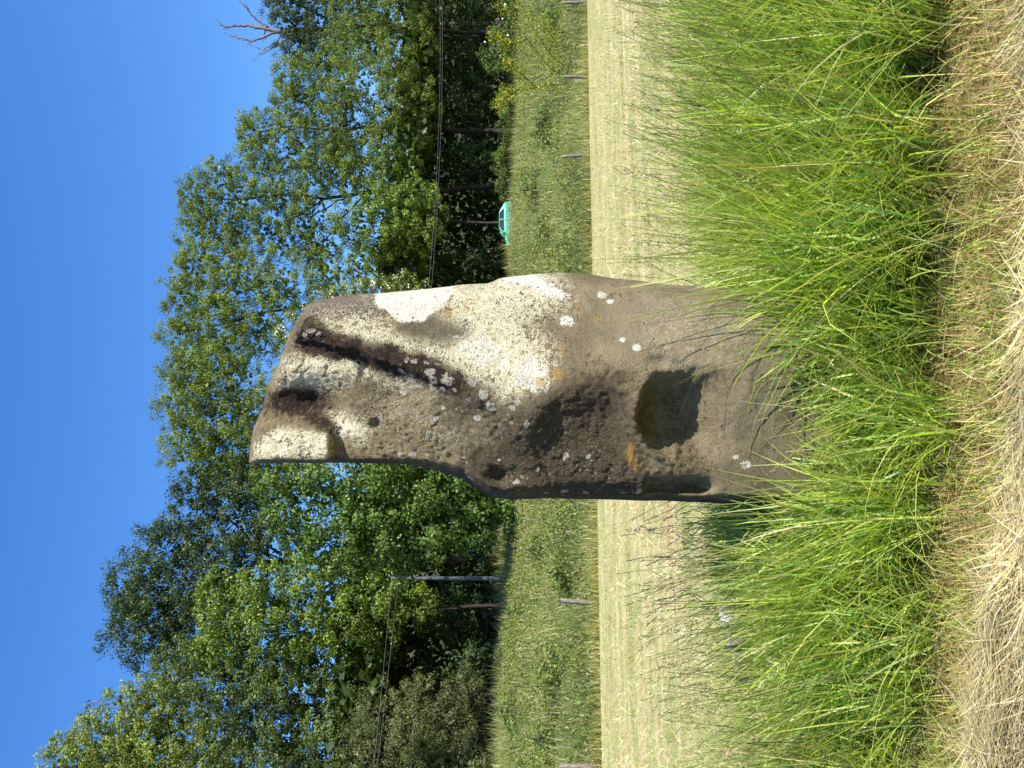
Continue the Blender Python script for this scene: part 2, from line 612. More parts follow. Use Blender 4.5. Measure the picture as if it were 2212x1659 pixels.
def inside(U, V, poly, soft):
    """Soft inside test of a polygon [(U, V), ...]: 1 inside, 0 outside, 'soft' view pixels wide."""
    poly = np.array(poly, float)
    x0, y0 = poly[:, 0], poly[:, 1]
    x1, y1 = np.roll(x0, -1), np.roll(y0, -1)
    dmin = np.full(U.shape, 1e9)
    ins = np.zeros(U.shape, bool)
    for p, q, u, w in zip(x0, y0, x1, y1):
        ex, ey = u - p, w - q
        k = np.clip(((U - p) * ex + (V - q) * ey) / (ex * ex + ey * ey + 1e-9), 0, 1)
        dmin = np.minimum(dmin, np.hypot(U - p - k * ex, V - q - k * ey))
        cond = ((q > V) != (w > V)) & (U < (u - p) * (V - q) / (w - q + 1e-9) + p)
        ins ^= cond
    return np.clip(0.5 + np.where(ins, dmin, -dmin) / (2 * soft), 0, 1)


cream = inside(Ua, Va, [(1040, 800), (1075, 1080), (1072, 1195), (1015, 1215), (965, 1130), (905, 1180), (850, 1200), (795, 1160), (790, 1100), (830, 1030), (850, 985), (880, 930), (905, 850), (925, 740), (945, 690), (965, 700), (968, 780), (950, 860), (990, 960), (1000, 850)], 58)
cream = np.maximum(cream, inside(Ua, Va, [(655, 548), (700, 552), (735, 600), (728, 650), (722, 712), (655, 716)], 14))
cream = np.maximum(cream, 0.9 * inside(Ua, Va, [(815, 600), (880, 615), (905, 690), (890, 790), (850, 800), (830, 740), (805, 690)], 26))
cream = np.maximum(cream, 0.75 * inside(Ua, Va, [(720, 720), (760, 690), (775, 740), (740, 800), (700, 790)], 22))
cream = np.maximum(cream, 0.62 * np.clip(1.3 - ell(Ua, Va, 850, 860, 40, 80), 0, 1))
cream = np.maximum(cream, 0.24 * np.clip(1.4 - ell(Ua, Va, 940, 1500, 110, 190), 0, 1))
cream = np.maximum(cream, 0.26 * np.clip(1.4 - ell(Ua, Va, 760, 940, 90, 190), 0, 1))
white = inside(Ua, Va, [(1045, 805), (1045, 985), (1010, 972), (1002, 960), (965, 915), (962, 862), (985, 835), (1000, 810)], 7)
white = np.maximum(white, inside(Ua, Va, [(1080, 1075), (1080, 1150), (1050, 1185), (1020, 1235), (1012, 1215), (1035, 1150), (1048, 1085)], 12))
white = np.maximum(white, 0.8 * np.clip(1.3 - ell(Ua, Va, 850, 1150, 50, 70), 0, 1))
white = np.maximum(white, 0.72 * np.clip(1.3 - ell(Ua, Va, 900, 1040, 50, 90, 0.4), 0, 1))
for cu, cv, s in ((1022, 1300, 8), (1008, 1318, 6), (908, 1375, 8), (925, 1345, 6), (965, 1225, 13), (870, 1150, 16), (838, 1125, 12), (730, 735, 17), (655, 1610, 9), (672, 1590, 6)):
    white = np.maximum(white, 0.85 * np.clip(1.5 - ell(Ua, Va, cu, cv, s, s * 1.3), 0, 1))
orange = np.zeros_like(Ua)
for cu, cv, ru, rv, k in ((983, 970, 26, 12, 1), (1000, 1010, 30, 14, .8), (850, 1200, 22, 30, 1), (835, 1165, 16, 20, .95), (678, 1360, 34, 11, 1.1), (655, 1372, 22, 9, 1), (885, 770, 8, 8, .9), (960, 860, 10, 8, .9), (970, 1290, 18, 10, .8), (995, 1250, 14, 12, .8), (862, 705, 9, 7, 1), (905, 1215, 26, 12, .7), (600, 1130, 20, 40, .75), (840, 990, 30, 50, .5)):
    orange = np.maximum(orange, k * np.clip(1.4 - ell(Ua, Va, cu, cv, ru, rv), 0, 1))
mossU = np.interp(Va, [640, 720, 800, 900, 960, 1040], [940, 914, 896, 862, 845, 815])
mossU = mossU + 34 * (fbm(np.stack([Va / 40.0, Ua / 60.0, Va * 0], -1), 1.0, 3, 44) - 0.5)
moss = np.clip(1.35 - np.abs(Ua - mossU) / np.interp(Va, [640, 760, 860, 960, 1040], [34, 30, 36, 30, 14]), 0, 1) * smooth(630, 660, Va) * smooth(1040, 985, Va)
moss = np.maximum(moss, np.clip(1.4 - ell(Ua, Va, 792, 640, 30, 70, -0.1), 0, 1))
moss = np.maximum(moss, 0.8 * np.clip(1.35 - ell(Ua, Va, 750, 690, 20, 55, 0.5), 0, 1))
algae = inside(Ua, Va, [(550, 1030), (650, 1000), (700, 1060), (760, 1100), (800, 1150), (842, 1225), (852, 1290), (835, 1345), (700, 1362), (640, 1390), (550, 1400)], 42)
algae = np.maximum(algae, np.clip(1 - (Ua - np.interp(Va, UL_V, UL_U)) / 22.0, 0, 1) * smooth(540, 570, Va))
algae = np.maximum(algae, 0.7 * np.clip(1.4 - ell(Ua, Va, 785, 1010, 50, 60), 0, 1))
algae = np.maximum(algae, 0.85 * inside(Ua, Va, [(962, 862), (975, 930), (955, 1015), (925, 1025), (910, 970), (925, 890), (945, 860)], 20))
spots = np.clip(inside(Ua, Va, [(560, 990), (690, 760), (740, 780), (830, 860), (860, 920), (840, 1010), (780, 1120), (700, 1300), (600, 1330), (570, 1200)], 40), 0, 1)
ros = np.clip(1.3 - np.abs(Ua - np.interp(Va, [880, 960, 1050, 1140], [858, 838, 798, 760])) / 36.0, 0, 1) * smooth(800, 900, Va) * smooth(1160, 1130, Va)
ros = np.maximum(ros, 0.75 * np.clip(1.3 - ell(Ua, Va, 935, 700, 22, 70), 0, 1))
grit = inside(Ua, Va, [(985, 640), (1050, 690), (1045, 830), (985, 838), (965, 790), (965, 700)], 16)
worn = np.maximum(smooth(1170, 1290, Va) * smooth(828, 890, Ua), 0.75 * smooth(1440, 1560, Va)) * smooth(1075, 1040, Ua + 0.0)
Aa = np.stack([cream, white, orange, moss], -1).reshape(-1, 4)
Ba = np.stack([algae, spots, ros, grit], -1).reshape(-1, 4)

m, nt, out = new_mat('lichened_sandstone')
b = N(nt)
co = b.coords()
aA, aB = b.attr('ZoneA'), b.attr('ZoneB')
sA, sB = b.node('ShaderNodeSeparateColor'), b.node('ShaderNodeSeparateColor')
nt.links.new(aA.outputs['Color'], sA.inputs[0])
nt.links.new(aB.outputs['Color'], sB.inputs[0])
n1 = b.noise(7.0, 6, 0.65, co)
n2 = b.noise(38.0, 5, 0.7, co)
n3 = b.noise(130.0, 4, 0.75, co)
n4 = b.noise(18.0, 6, 0.75, co, 0.4)
n5 = b.noise(240.0, 2, 0.6, co)


nmix = b.math('ADD', b.math('ADD', b.math('MULTIPLY', n4, 0.26), b.math('MULTIPLY', n2, 0.32)), b.math('MULTIPLY', n3, 0.42))


def zone(mask, k, lo=0.44, hi=0.58, noise=None):
    """Ragged edge for a painted zone: the mask plus noise, cut at a threshold."""
    v = b.math('ADD', mask, b.math('MULTIPLY', b.math('SUBTRACT', noise if noise is not None else nmix, 0.5), k))
    return b.ramp(v, lo, hi)


base = b.mix(b.ramp(n1, 0.32, 0.68), (0.12, 0.094, 0.05), (0.265, 0.212, 0.118))
base = b.mix(b.math('MULTIPLY', b.ramp(n3, 0.46, 0.60), 0.75), base, (0.32, 0.26, 0.165))
base = b.mix(b.math('MULTIPLY', b.ramp(n3, 0.46, 0.36), 0.6), base, (0.06, 0.046, 0.03))
base = b.mix(b.math('MULTIPLY', b.ramp(n2, 0.54, 0.66), 0.5), base, (0.06, 0.046, 0.032))
base = b.mix(b.math('MULTIPLY', b.ramp(b.math('ADD', n3, b.math('MULTIPLY', n4, 0.5)), 0.80, 0.90), 0.45), base, (0.34, 0.31, 0.17))
aC = b.attr('ZoneC').outputs['Fac']
wornc = b.mix(b.ramp(n1, 0.3, 0.7), (0.225, 0.178, 0.108), (0.35, 0.285, 0.185))
wornc = b.mix(b.math('MULTIPLY', b.ramp(n3, 0.54, 0.66), 0.4), wornc, (0.11, 0.085, 0.055))
base = b.mix(b.math('MULTIPLY', zone(aC, 5.0, 0.25, 0.75), 0.8), base, wornc)
gritc = b.mix(b.ramp(n3, 0.44, 0.58), (0.075, 0.057, 0.047), (0.36, 0.29, 0.24))
c = b.mix(b.math('MULTIPLY', zone(aB.outputs['Alpha'], 2.2), 0.9), base, gritc)
crc = b.mix(b.ramp(n2, 0.36, 0.58), (0.62, 0.56, 0.35), (0.80, 0.75, 0.56))
crc = b.mix(b.math('MULTIPLY', b.ramp(n3, 0.56, 0.66), 0.5), crc, (0.26, 0.21, 0.12))
crc = b.mix(b.math('MULTIPLY', b.ramp(n1, 0.54, 0.70), 0.35), crc, (0.40, 0.36, 0.21))
c = b.mix(zone(sA.outputs[0], 8.0, 0.34, 0.66), c, crc)
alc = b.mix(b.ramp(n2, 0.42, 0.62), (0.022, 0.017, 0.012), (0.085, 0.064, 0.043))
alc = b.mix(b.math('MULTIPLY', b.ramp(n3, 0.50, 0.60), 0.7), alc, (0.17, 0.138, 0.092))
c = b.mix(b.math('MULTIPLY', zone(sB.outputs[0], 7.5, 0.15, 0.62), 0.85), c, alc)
c = b.mix(zone(sA.outputs[1], 4.6, 0.46, 0.66), c, b.mix(b.ramp(n2, 0.35, 0.6), (0.64, 0.60, 0.50), (0.82, 0.79, 0.70)))
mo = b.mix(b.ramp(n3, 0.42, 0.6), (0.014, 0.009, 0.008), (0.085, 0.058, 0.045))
c = b.mix(b.math('MULTIPLY', zone(sA.outputs[2], 6.5, 0.72, 1.05), 0.8), c, b.mix(n2, (0.40, 0.20, 0.02), (0.45, 0.30, 0.06)))
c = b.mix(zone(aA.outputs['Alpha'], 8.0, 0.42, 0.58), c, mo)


def rosettes(scale, rmin, rmax):
    v = b.node('ShaderNodeTexVoronoi')
    v.inputs['Scale'].default_value = scale
    nz = b.node('ShaderNodeTexNoise')
    nz.inputs['Scale'].default_value = 45.0
    nt.links.new(co, nz.inputs['Vector'])
    dv = b.node('ShaderNodeVectorMath', operation='MULTIPLY_ADD')
    nt.links.new(nz.outputs['Color'], dv.inputs[0])
    dv.inputs[1].default_value = (0.03, 0.03, 0.03)
    nt.links.new(co, dv.inputs[2])
    nt.links.new(dv.outputs[0], v.inputs['Vector'])
    sc = b.node('ShaderNodeSeparateColor')
    nt.links.new(v.outputs['Color'], sc.inputs[0])
    rad = b.math('MULTIPLY_ADD', sc.outputs[0], rmax - rmin, rmin)
    k = b.math('SUBTRACT', rad, v.outputs['Distance'])
    return b.ramp(k, -0.02, 0.05), sc.outputs[1]


r1, k1 = rosettes(17.0, -0.25, 0.36)
r2, k2 = rosettes(48.0, -0.25, 0.36)
r3, k3 = rosettes(17.0, 0.15, 0.58)
lic = b.mix(b.ramp(n3, 0.40, 0.56), (0.26, 0.24, 0.20), (0.52, 0.49, 0.42))
c = b.mix(b.math('MULTIPLY', b.math('MULTIPLY', r1, b.ramp(sB.outputs[1], 0.3, 0.6)), b.ramp(n3, 0.36, 0.5)), c, lic)
c = b.mix(b.math('MULTIPLY', b.math('MULTIPLY', r2, b.ramp(sB.outputs[1], 0.25, 0.6)), 0.7), c, (0.36, 0.32, 0.23))
c = b.mix(b.math('MULTIPLY', b.math('MULTIPLY', r3, b.ramp(sB.outputs[2], 0.3, 0.6)), b.ramp(n3, 0.34, 0.48)), c, lic)
hgt = b.math('ADD', b.math('ADD', b.math('MULTIPLY', n2, 0.18), b.math('MULTIPLY', n3, 0.75)), b.math('MULTIPLY', n5, 0.55))
hgt = b.math('ADD', hgt, b.math('MULTIPLY', b.math('MULTIPLY', aA.outputs['Alpha'], n3), 1.2))
nt.links.new(b.principled(c, 0.92, b.bump(hgt, 1.0, 0.026), 0.12), out.inputs[0])
base_pt = np.array([at(820, 1870, D0)[0], D0, 0.0])
me = np_mesh('standing_stone', sv - base_pt, sf, [m], {'ZoneA': Aa, 'ZoneB': Ba, 'ZoneC': np.stack([worn, worn, worn, worn * 0 + 1], -1).reshape(-1, 4)}, True)
obj('standing_stone', me, None, 'tall weathered standing stone with cream lichen and dark hollows rising from long grass', 'standing stone', loc=base_pt)


# ------------------------------------------------------------------ rocks behind the grass
def rock(name, c, size, seed, mat, label, group):
    bm = bmesh.new()
    bmesh.ops.create_icosphere(bm, subdivisions=4, radius=1.0)
    v = np.array([x.co[:] for x in bm.verts])
    v = np.sign(v) * np.abs(v) ** 0.62
    v = v * (1 + 0.5 * (fbm(v + seed * 7.3, 1.3, 3, seed) - 0.5)[:, None] + 0.14 * (fbm(v + seed, 6.0, 3, seed) - 0.5)[:, None])
    v = v * np.array(size) / 2
    for x, p in zip(bm.verts, v):
        x.co = p
    me = bpy.data.meshes.new(name)
    bm.to_mesh(me)
    bm.free()
    for p in me.polygons:
        p.use_smooth = True
    me.materials.append(mat)
    return obj(name, me, None, label, 'rock', group, loc=c)


m, nt, out = new_mat('grey_rock')
b = N(nt)
co = b.coords()
n = b.noise(14, 6, 0.7, co)
nn = b.noise(60, 3, 0.7, co)
c = b.mix(b.ramp(n, 0.35, 0.65), (0.11, 0.102, 0.09), (0.27, 0.255, 0.23))
nt.links.new(b.principled(c, 0.85, b.bump(nn, 0.6, 0.01)), out.inputs[0])
M_ROCK = m
m, nt, out = new_mat('pale_rock')
b = N(nt)
co = b.coords()
n = b.noise(20, 6, 0.7, co)
c = b.mix(b.ramp(n, 0.35, 0.65), (0.26, 0.245, 0.225), (0.48, 0.46, 0.42))
nt.links.new(b.principled(c, 0.85, b.bump(n, 0.6, 0.01)), out.inputs[0])
M_PALE = m
for k, (u, vtop, d, sx, mat, lab) in enumerate((
        (331, 1560, 6.7, 0.20, M_PALE, 'pale rock in the long grass beside a bare dry stalk'),
        (290, 1564, 6.75, 0.19, M_ROCK, 'broad grey rock half sunk in the long grass next to the pale rock'),
        (255, 1577, 6.8, 0.13, M_ROCK, 'small bluish grey rock in the long grass'),
        (218, 1588, 6.7, 0.22, M_ROCK, 'low flat grey rock at the end of the row in the grass'))):
    p = at(u, vtop, d)
    hgt_ = float(p[2])
    rock('rock', (p[0], p[1], hgt_ / 2 - 0.04), (sx * 1.15, 0.34, hgt_ + 0.1), k + 3, mat, lab, 'grey rocks in a row in the long grass')


# ------------------------------------------------------------------ grass
def blades(root, L, w, az, th0, th1, col, nseg=5, twist=None, tipcol=None, basecol=None, power=1.0, flat=False):
    """Grass blades as tapered curved ribbons. root (N,3)."""
    n = len(root)
    s = np.linspace(0, 1, nseg + 1)
    th = th0[:, None] + (th1 - th0)[:, None] * s[None, :] ** power
    ds = L[:, None] / nseg
    mid = 0.5 * (th[:, 1:] + th[:, :-1])
    hx = np.concatenate([np.zeros((n, 1)), np.cumsum(np.sin(mid) * ds, 1)], 1)
    hz = np.concatenate([np.zeros((n, 1)), np.cumsum(np.cos(mid) * ds, 1)], 1)
    dx, dy = np.cos(az)[:, None], np.sin(az)[:, None]
    c = np.stack([root[:, 0:1] + hx * dx, root[:, 1:2] + hx * dy, root[:, 2:3] + hz], -1)
    tw = az + math.pi / 2 + (twist if twist is not None else 0)
    wd = np.stack([np.cos(tw), np.sin(tw), np.zeros(n)], -1)
    prof = (1 - s ** 2.2) * 0.5
    prof[-1] = 0.02
    if flat:
        prof = 0.5 - 0.22 * s
    off = wd[:, None, :] * (w[:, None] * prof[None, :])[..., None]
    v = np.stack([c - off, c + off], 2).reshape(-1, 3)
    m_ = 2 * (nseg + 1)
    i = np.arange(n)[:, None] * m_
    k = np.arange(nseg)[None, :] * 2
    q = i + k
    f = np.stack([q, q + 1, q + 3, q + 2], -1).reshape(-1, 4)
    cc = np.broadcast_to(col[:, None, :], (n, nseg + 1, 3)).copy()
    if basecol is not None:
        k_ = np.clip(1 - s * 3.2, 0, 1)[None, :, None]
        cc = cc * (1 - k_) + np.asarray(basecol)[None, None, :] * k_
    if tipcol is not None:
        k_ = (np.clip(s * 3 - 2, 0, 1) * 0.6)[None, :, None]
        cc = cc * (1 - k_) + np.asarray(tipcol)[None, None, :] * k_
    cc = np.repeat(cc, 2, axis=1).reshape(-1, 3)
    return v, f, np.concatenate([cc, np.ones((len(cc), 1))], 1)


def palette(n, cols, wts, jit=0.2):
    k = RNG.choice(len(cols), n, p=np.array(wts) / sum(wts))
    c = np.array(cols)[k]
    return c * (1 + jit * RNG.normal(size=(n, 1))).clip(0.45, 1.7)


GREENS = [(0.255, 0.40, 0.03), (0.36, 0.50, 0.05), (0.11, 0.24, 0.025), (0.42, 0.52, 0.09), (0.50, 0.46, 0.18), (0.17, 0.36, 0.09)]


def stone_clear(x, y):
    """True outside the foot of the stone."""
    return ~((np.abs(x - 0.0) < 0.60) & (y > 4.16) & (y < 5.0))


def front_edge(x):
    """Distance at which the uncut grass begins."""
    return np.interp(x, [-2.2, -1.5, -1.0, -0.5, 0.0, 0.6, 1.2, 2.2], [3.92, 3.84, 3.72, 3.60, 3.56, 3.60, 3.56, 3.54]) + 0.08 * np.sin(x * 7.0) + 0.05 * np.sin(x * 17.0 + 1)


def back_edge(x):
    return np.interp(x, [-3, -1.6, -0.8, 0.0, 0.8, 1.6, 3.0], [5.2, 5.5, 5.7, 5.2, 5.6, 5.9, 6.1])


def hay_edge(x):
    return np.interp(x, [-2.5, -1.2, -0.5, 0.0, 0.6, 2.5], [3.35, 3.30, 3.15, 3.0, 2.9, 2.9])


acc = Acc()
NT = 720                                     # tussocks
tx, ty = RNG.uniform(-2.6, 2.9, NT), RNG.uniform(3.4, 6.3, NT)
t_az, t_lean = RNG.uniform(0, 2 * math.pi, NT), np.abs(RNG.normal(0, 0.8, NT))
t_len, t_tone = RNG.uniform(0.72, 1.25, NT), RNG.uniform(0.75, 1.3, NT)
t_dry = RNG.random(NT) ** 3
n = 74000
ti = RNG.integers(0, NT, n)
off = RNG.normal(0, 0.062, (n, 2))
loose = RNG.random(n) < 0.22
x = np.where(loose, RNG.uniform(-2.6, 2.9, n), tx[ti] + off[:, 0])
y = np.where(loose, RNG.uniform(3.45, 6.4, n), ty[ti] + off[:, 1])
outaz = np.arctan2(off[:, 1], off[:, 0])
p3 = np.stack([x, y, x * 0], -1)
dens = vnoise(p3, 5.0, 55)
fe, be = front_edge(x), back_edge(x)
keep = stone_clear(x, y) & (y > fe + 0.06 * RNG.normal(size=n)) & (y < be + 0.25 * RNG.normal(size=n)) & (RNG.random(n) < 0.35 + 0.9 * dens)
keep &= np.abs(x) < y * 0.47 + 0.25
x, y, p3, ti, outaz, loose = (q[keep] for q in (x, y, p3, ti, outaz, loose))
n = len(x)
fe, be = front_edge(x), back_edge(x)
hmod = 0.72 + 0.55 * vnoise(p3, 2.2, 77)
infront = np.exp(-((x + 0.24) / 0.26) ** 2) * smooth(4.5, 4.2, y)
L = (0.52 + 0.36 * RNG.random(n)) * hmod * (1 - 0.24 * infront)
L *= 0.72 + 0.28 * smooth(0, 0.5, y - fe)
L *= 1 - 0.35 * smooth(-0.3, 0.3, y - be + 0.3)
L *= 1 + 0.32 * np.exp(-((x - 0.34) / 0.22) ** 2) * smooth(4.5, 4.2, y)
L *= 1 + 0.26 * smooth(0.4, 1.1, x)
L *= np.interp(x, [-2.4, -1.5, -0.9, 3], [0.60, 0.70, 1, 1])
# lean: away from the stone to either side, forwards at the front edge, combed in patches
sx = np.tanh(x * 1.6)
az = np.arctan2(-0.25 - 0.9 * smooth(0.7, 0.0, y - fe) + 1.0 * (vnoise(p3, 1.7, 91) - 0.5), sx * 0.9 + 1.6 * (vnoise(p3, 1.7, 92) - 0.5))
ax_ = np.cos(az) * 0.8 + np.cos(t_az[ti]) * t_lean[ti] + np.cos(outaz) * 0.7 * ~loose
ay_ = np.sin(az) * 0.8 + np.sin(t_az[ti]) * t_lean[ti] + np.sin(outaz) * 0.7 * ~loose
az = np.arctan2(ay_, ax_) + RNG.normal(0, 0.7, n)
L *= np.where(loose, 0.8, t_len[ti])
th0 = np.abs(RNG.normal(0.12, 0.12, n))
th1 = th0 + np.abs(RNG.normal(0.75, 0.75, n)) + 0.35 * smooth(0.5, 0.0, y - fe)
wd = RNG.uniform(0.0048, 0.0112, n)
wd[RNG.random(n) < 0.10] *= 1.5
root = np.stack([x, y, np.zeros(n)], -1)
col = palette(n, GREENS, [5, 5, 3, 3, 1.0, 2.2], 0.2)
patch = vnoise(p3, 1.3, 66)[:, None]
col = col * np.where(loose, 1.0, t_tone[ti])[:, None]
dry_ = (t_dry[ti] * ~loose * 0.45)[:, None]
col = col * (1 - dry_) + np.array([0.42, 0.37, 0.15]) * dry_
col = col * (0.85 + 0.3 * patch)
acc.add(*blades(root, L, wd, az, th0, th1, col, 5, RNG.normal(0, 0.6, n), (0.40, 0.38, 0.12), (0.34, 0.29, 0.12)))
# short side leaves carried part-way up the stems
n = 30000
x = RNG.uniform(-2.5, 2.8, n)
y = RNG.uniform(3.5, 5.9, n)
p3 = np.stack([x, y, x * 0], -1)
keep = stone_clear(x, y) & (y > front_edge(x) + 0.02) & (y < back_edge(x) + 0.1) & (np.abs(x) < y * 0.47 + 0.2) & (RNG.random(n) < 0.2 + vnoise(p3, 4.0, 57))
x, y, p3 = x[keep], y[keep], p3[keep]
n = len(x)
top_ = np.interp(x, [-2.4, -1.5, -0.9, 3], [0.36, 0.42, 0.60, 0.66]) * (0.6 + 0.4 * smooth(0, 0.5, y - front_edge(x))) * (1 - 0.45 * np.exp(-((x + 0.2) / 0.3) ** 2) * smooth(4.5, 4.2, y))
z = top_ * RNG.random(n) ** 0.7
th0 = np.abs(RNG.normal(0.55, 0.3, n))
th1 = th0 + RNG.normal(0.5, 0.45, n)
col = palette(n, [(0.27, 0.45, 0.05), (0.40, 0.54, 0.10), (0.18, 0.34, 0.04), (0.50, 0.49, 0.18), (0.22, 0.42, 0.11)], [4, 4, 2, 1.5, 2], 0.18)
acc.add(*blades(np.stack([x, y, z], -1), RNG.uniform(0.08, 0.22, n), RNG.uniform(0.005, 0.011, n), RNG.uniform(0, 2 * math.pi, n), th0, th1, col, 3, RNG.normal(0, 0.8, n)))
n = 3400
x = RNG.uniform(-2.5, 2.7, n)
y = RNG.uniform(3.5, 5.6, n)
keep = stone_clear(x, y) & (y > front_edge(x) + 0.02) & (np.abs(x) < y * 0.47 + 0.2)
keep &= ~((np.abs(x + 0.1) < 0.5) & (RNG.random(n) < 0.6))
x, y = x[keep], y[keep]
n = len(x)
th0 = np.abs(RNG.normal(0.35, 0.3, n))
th1 = th0 + np.abs(RNG.normal(0.8, 0.5, n))
L = RNG.uniform(0.45, 0.95, n) * np.interp(x, [-2.4, -1.5, -0.9, 3], [0.65, 0.75, 1, 1])
col = palette(n, [(0.40, 0.46, 0.08), (0.52, 0.50, 0.17), (0.28, 0.40, 0.05), (0.60, 0.53, 0.26)], [4, 3, 4, 1.6], 0.15)
acc.add(*blades(np.stack([x, y, np.full(n, 0.02)], -1), L, RNG.uniform(0.004, 0.011, n), RNG.uniform(0, 2 * math.pi, n), th0, th1, col, 6, RNG.normal(0, 0.9, n)))
GRASS_CENTRE = np.array([0.0, 4.4, 0.0])
obj('tall_grass', acc.mesh('tall_grass', M_GRASS, False, GRASS_CENTRE), None, 'long uncut green grass growing thickly round the foot of the standing stone', 'grass', kind='stuff', loc=GRASS_CENTRE)

# flowering stalks with seed heads
acc = Acc()
n = 1900
x = RNG.uniform(-2.6, 2.9, n)
y = RNG.uniform(3.8, 6.3, n)
keep = stone_clear(x, y) & (y > front_edge(x) + 0.15) & (y < back_edge(x) + 0.2) & (np.abs(x) < y * 0.47 + 0.2)
keep &= ~((np.abs(x) < 0.55) & (y < 4.3) & (RNG.random(n) < 0.72))
x, y = x[keep], y[keep]
n = len(x)
root = np.stack([x, y, np.zeros(n)], -1)
L = RNG.uniform(0.62, 1.12, n) * (1 - 0.30 * np.exp(-((x + 0.1) / 0.45) ** 2) * smooth(4.5, 4.2, y))
L *= np.interp(x, [-2.4, -1.5, -0.9, 3], [0.8, 0.88, 1, 1])
az = np.where(x > 0.3, RNG.normal(-0.2, 0.7, n), RNG.normal(math.pi + 0.2, 1.1, n))
th0 = np.abs(RNG.normal(0.08, 0.08, n))
th1 = th0 + np.abs(RNG.normal(0.40, 0.28, n))
col = palette(n, [(0.14, 0.17, 0.04), (0.24, 0.24, 0.07), (0.09, 0.12, 0.03), (0.45, 0.38, 0.18)], [4, 3, 3, 1.2], 0.18)
v, f, cc = blades(root, L, np.full(n, 0.0048), az, th0, th1, col, 7, flat=True)
acc.add(v, f, cc)
acc.add(*blades(root, L, np.full(n, 0.0048), az, th0, th1, col, 7, np.full(n, math.pi / 2), flat=True))
# spikelets along the last part of each stalk
cen = v.reshape(n, 8, 2, 3).mean(2)
tip, pre = cen[:, 7], cen[:, 6]
ax = tip - pre
ax /= np.linalg.norm(ax, axis=1, keepdims=True)
ns = 16
kk = np.tile(np.arange(ns) / (ns - 1), n)
ti = np.repeat(np.arange(n), ns)
hl = np.repeat(RNG.uniform(0.06, 0.14, n), ns)
loose = np.repeat(RNG.choice([0.25, 0.5, 1.1], n, p=[0.62, 0.25, 0.13]), ns)
pos = tip[ti] + ax[ti] * (kk * hl)[:, None] - ax[ti] * 0.01
side = RNG.normal(size=(len(ti), 3))
side -= ax[ti] * (side * ax[ti]).sum(1, keepdims=True)
side /= np.linalg.norm(side, axis=1, keepdims=True)
dirv = ax[ti] * 0.9 + side * loose[:, None] * (1.1 - kk * 0.6)[:, None]
dirv /= np.linalg.norm(dirv, axis=1, keepdims=True)
sl_ = RNG.uniform(0.012, 0.024, len(ti)) * (0.7 + loose * 0.9)
wv = np.cross(dirv, RNG.normal(size=(len(ti), 3)))
wv /= np.linalg.norm(wv, axis=1, keepdims=True) + 1e-9
ww = 0.0026
v4 = np.stack([pos, pos + dirv * (sl_ * 0.55)[:, None] - wv * ww, pos + dirv * sl_[:, None], pos + dirv * (sl_ * 0.55)[:, None] + wv * ww], 1).reshape(-1, 3)
f4 = np.arange(len(v4)).reshape(-1, 4)
hc = palette(n, [(0.42, 0.38, 0.19), (0.26, 0.22, 0.10), (0.40, 0.29, 0.20), (0.32, 0.36, 0.12), (0.14, 0.12, 0.06)], [4, 2, 2, 5, 0.8], 0.15)
c4 = np.repeat(hc[ti], 4, axis=0)
acc.add(v4, f4, np.concatenate([c4, np.ones((len(c4), 1))], 1))
obj('flowering_grass', acc.mesh('flowering_grass', M_STRAW, False, GRASS_CENTRE), None, 'thin grass stalks with seed heads standing above the long grass', 'grass', kind='stuff', loc=GRASS_CENTRE)

# the sunk under-layer of the long grass, dead and brown, and the mown stubble strip in front of it
acc = Acc()
n = 24000
x = RNG.uniform(-2.4, 2.4, n)
y = RNG.uniform(2.9, 4.3, n)
keep = (y < front_edge(x) + 0.35) & (np.abs(x) < y * 0.46 + 0.1)
x, y = x[keep], y[keep]
n = len(x)
root = np.stack([x, y, np.zeros(n)], -1)
az = RNG.uniform(0, 2 * math.pi, n)
th0 = np.abs(RNG.normal(0.25, 0.3, n))
th1 = th0 + np.abs(RNG.normal(0.5, 0.5, n))
L = RNG.uniform(0.04, 0.13, n)
col = palette(n, [(0.42, 0.31, 0.13), (0.26, 0.16, 0.065), (0.56, 0.46, 0.23), (0.38, 0.40, 0.10), (0.24, 0.33, 0.05)], [4, 2.2, 3.4, 3.0, 2.4], 0.2)
gr = smooth(-0.9, -1.6, x)[:, None] * 0.7
col = col * (1 - gr) + np.array([0.27, 0.30, 0.07]) * gr
acc.add(*blades(root, L, RNG.uniform(0.0025, 0.006, n), az, th0, th1, col, 2, RNG.normal(0, 1, n)))
# green shoots among the stubble
n = 7000
x = RNG.uniform(-2.3, 2.4, n)
y = RNG.uniform(3.0, 4.1, n)
p3 = np.stack([x, y, x * 0], -1)
keep = (y < front_edge(x) + 0.2) & (y > hay_edge(x)) & (RNG.random(n) < smooth(0.38, 0.62, vnoise(p3, 3.5, 15)) + 0.08)
x, y = x[keep], y[keep]
n = len(x)
th0 = np.abs(RNG.normal(0.3, 0.3, n))
acc.add(*blades(np.stack([x, y, np.zeros(n)], -1), RNG.uniform(0.06, 0.17, n), RNG.uniform(0.003, 0.007, n), RNG.uniform(0, 2 * math.pi, n), th0, th0 + np.abs(RNG.normal(0.6, 0.5, n)), palette(n, [(0.24, 0.36, 0.05), (0.36, 0.42, 0.09), (0.16, 0.26, 0.04)], [3, 3, 2], 0.2), 3, RNG.normal(0, 0.8, n)))
